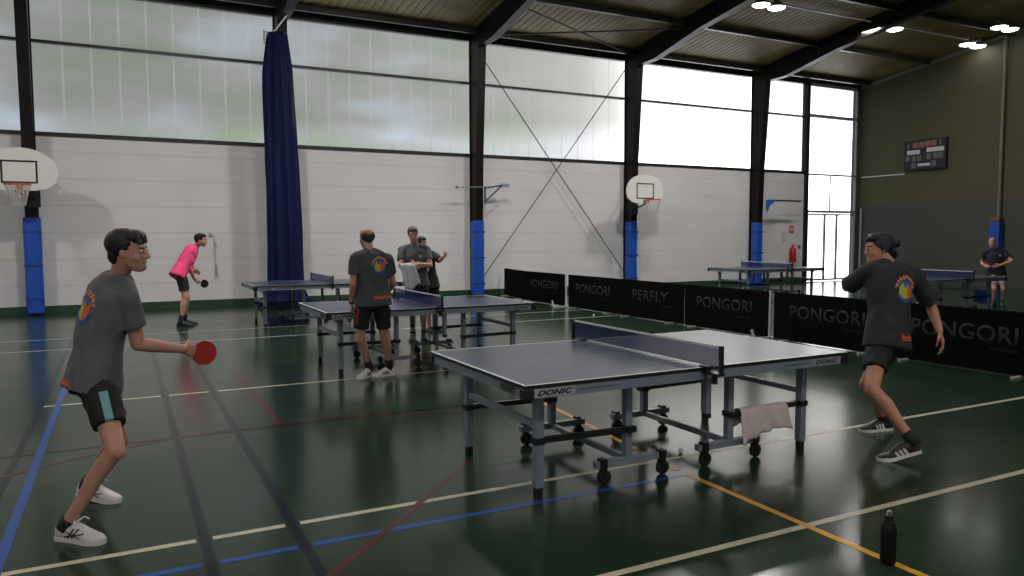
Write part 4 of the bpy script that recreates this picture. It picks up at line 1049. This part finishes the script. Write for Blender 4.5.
# person mostly hidden behind him, arm reaching right
JH = dict(pelvis=(4.641, 12.071, .86), hipR=(4.556, 12.066, .82), hipL=(4.723, 12.069, .82), kneeR=(4.60, 12.01, .45), ankR=(4.66, 12.13, .10), kneeL=(4.74, 12.01, .45), ankL=(4.80, 12.13, .10),
          neck=(4.571, 12.11, 1.366), head=(4.515, 12.04, 1.52), shR=(4.396, 12.14, 1.316), shL=(4.70, 12.00, 1.325), elL=(4.72, 11.76, 1.235), wrL=(4.70, 11.53, 1.30), hdL=(4.71, 11.45, 1.335), elR=(4.33, 12.0, 1.08), wrR=(4.40, 11.80, 1.06), hdR=(4.43, 11.72, 1.07))
pH = person('person in black standing mostly hidden behind the grey-haired one, hand raised', JH, (.25, -.95, -.1), {'R': ((-.2, -1, 0), 0.), 'L': ((.2, -1, 0), 0.)}, None, None, (dark_hair, 'short'), None, H=1.60, voxel=.009,
            hands={'L': dict(t=(0, 0, 1), n=(-1, 0, 0), curl=.35)}, sleeve=.95, hemlen=.12, shorts=.95, shirt_m=blackcl, shorts_m=blackcl, shoe_kw=dict(upper=shoe_b, sole=sole_b))

# pink shirt, far left
JP = dict(pelvis=(.937, 15.075, .985), hipR=(.948, 14.992, .95), hipL=(.958, 15.154, .95), kneeR=(1.01, 14.957, .53), ankR=(.915, 14.93, .11), kneeL=(1.04, 15.117, .53), ankL=(.995, 15.24, .11),
          neck=(1.202, 15.20, 1.44), head=(1.315, 15.13, 1.575), shR=(1.112, 15.06, 1.357), shL=(1.197, 15.40, 1.369), elR=(1.103, 15.05, 1.065), wrR=(1.181, 15.15, .851), hdR=(1.245, 15.18, .80), elL=(1.157, 15.45, 1.085), wrL=(1.19, 15.24, .99), hdL=(1.24, 15.21, .975))
pP = person('person in bright pink shirt bending forward near the pale wall with black paddle', JP, (.92, -.32, -.1), {'R': ((.96, -.2, 0), 0.), 'L': ((.97, -.1, 0), 0.)}, None, 1.12, (mat('short_dark_hair', (.016, .012, .010), .7, spec=.2), 'short'), None, H=1.78, voxel=.009,
            hands={'R': dict(t=(0, 0, 1), n=(0, 1, 0), curl=.7)}, bend=.03, sleeve=.66, hemlen=.11, shorts=.70, shirt_m=pink, shorts_m=blackcl, socks=(.09, sock_d), shoe_kw=dict(upper=shoe_b, sole=sole_b), shirtw=1.08, belly=.015)
wP = pP['J']['wrR']+pP['root']; dP = V((.064, .03, -.051)).normalized()
paddle('table_tennis_paddle', 'black paddle in the hand of the pink-shirted player', wP+dP*.085+V((0, .02, 0)), R_*.92-UP*.3, -A_+R_*.2, blk_r, red_r)

# navy shirt at the right wall
JM = dict(pelvis=(17.777, 10.251, .79), hipR=(17.71, 10.295, .75), hipL=(17.84, 10.207, .75), kneeR=(17.60, 10.17, .40), ankR=(17.75, 10.25, .10), kneeL=(17.75, 10.06, .40), ankL=(17.88, 10.15, .10),
          neck=(17.766, 10.289, 1.30), head=(17.67, 10.30, 1.455), shR=(17.643, 10.42, 1.235), shL=(17.851, 10.12, 1.225), elR=(17.70, 10.54, .985), wrR=(17.56, 10.36, .91), hdR=(17.50, 10.30, .91), elL=(17.80, 9.93, 1.04), wrL=(17.62, 10.08, .945), hdL=(17.55, 10.13, .92))
pM = person('person in navy shirt and pale shorts at the far end of the right-hand table', JM, (-.93, -.30, -.1), {'R': ((-.9, -.3, 0), 0.), 'L': ((-.8, -.6, 0), 0.)}, None, None, (mat('thin_grey_hair', (.12, .10, .09), .6), 'bald'), None, H=1.70, voxel=.010,
            sleeve=.6, hemlen=.10, shorts=.7, shirt_m=navy, shorts_m=whitecl, socks=(.05, sock_d), shoe_kw=dict(upper=shoe_b, sole=sole_b), shirtw=1.08)
chestmark(pM, .72, .07, mat('pale_blue_badge', (.25, .3, .4), .7))
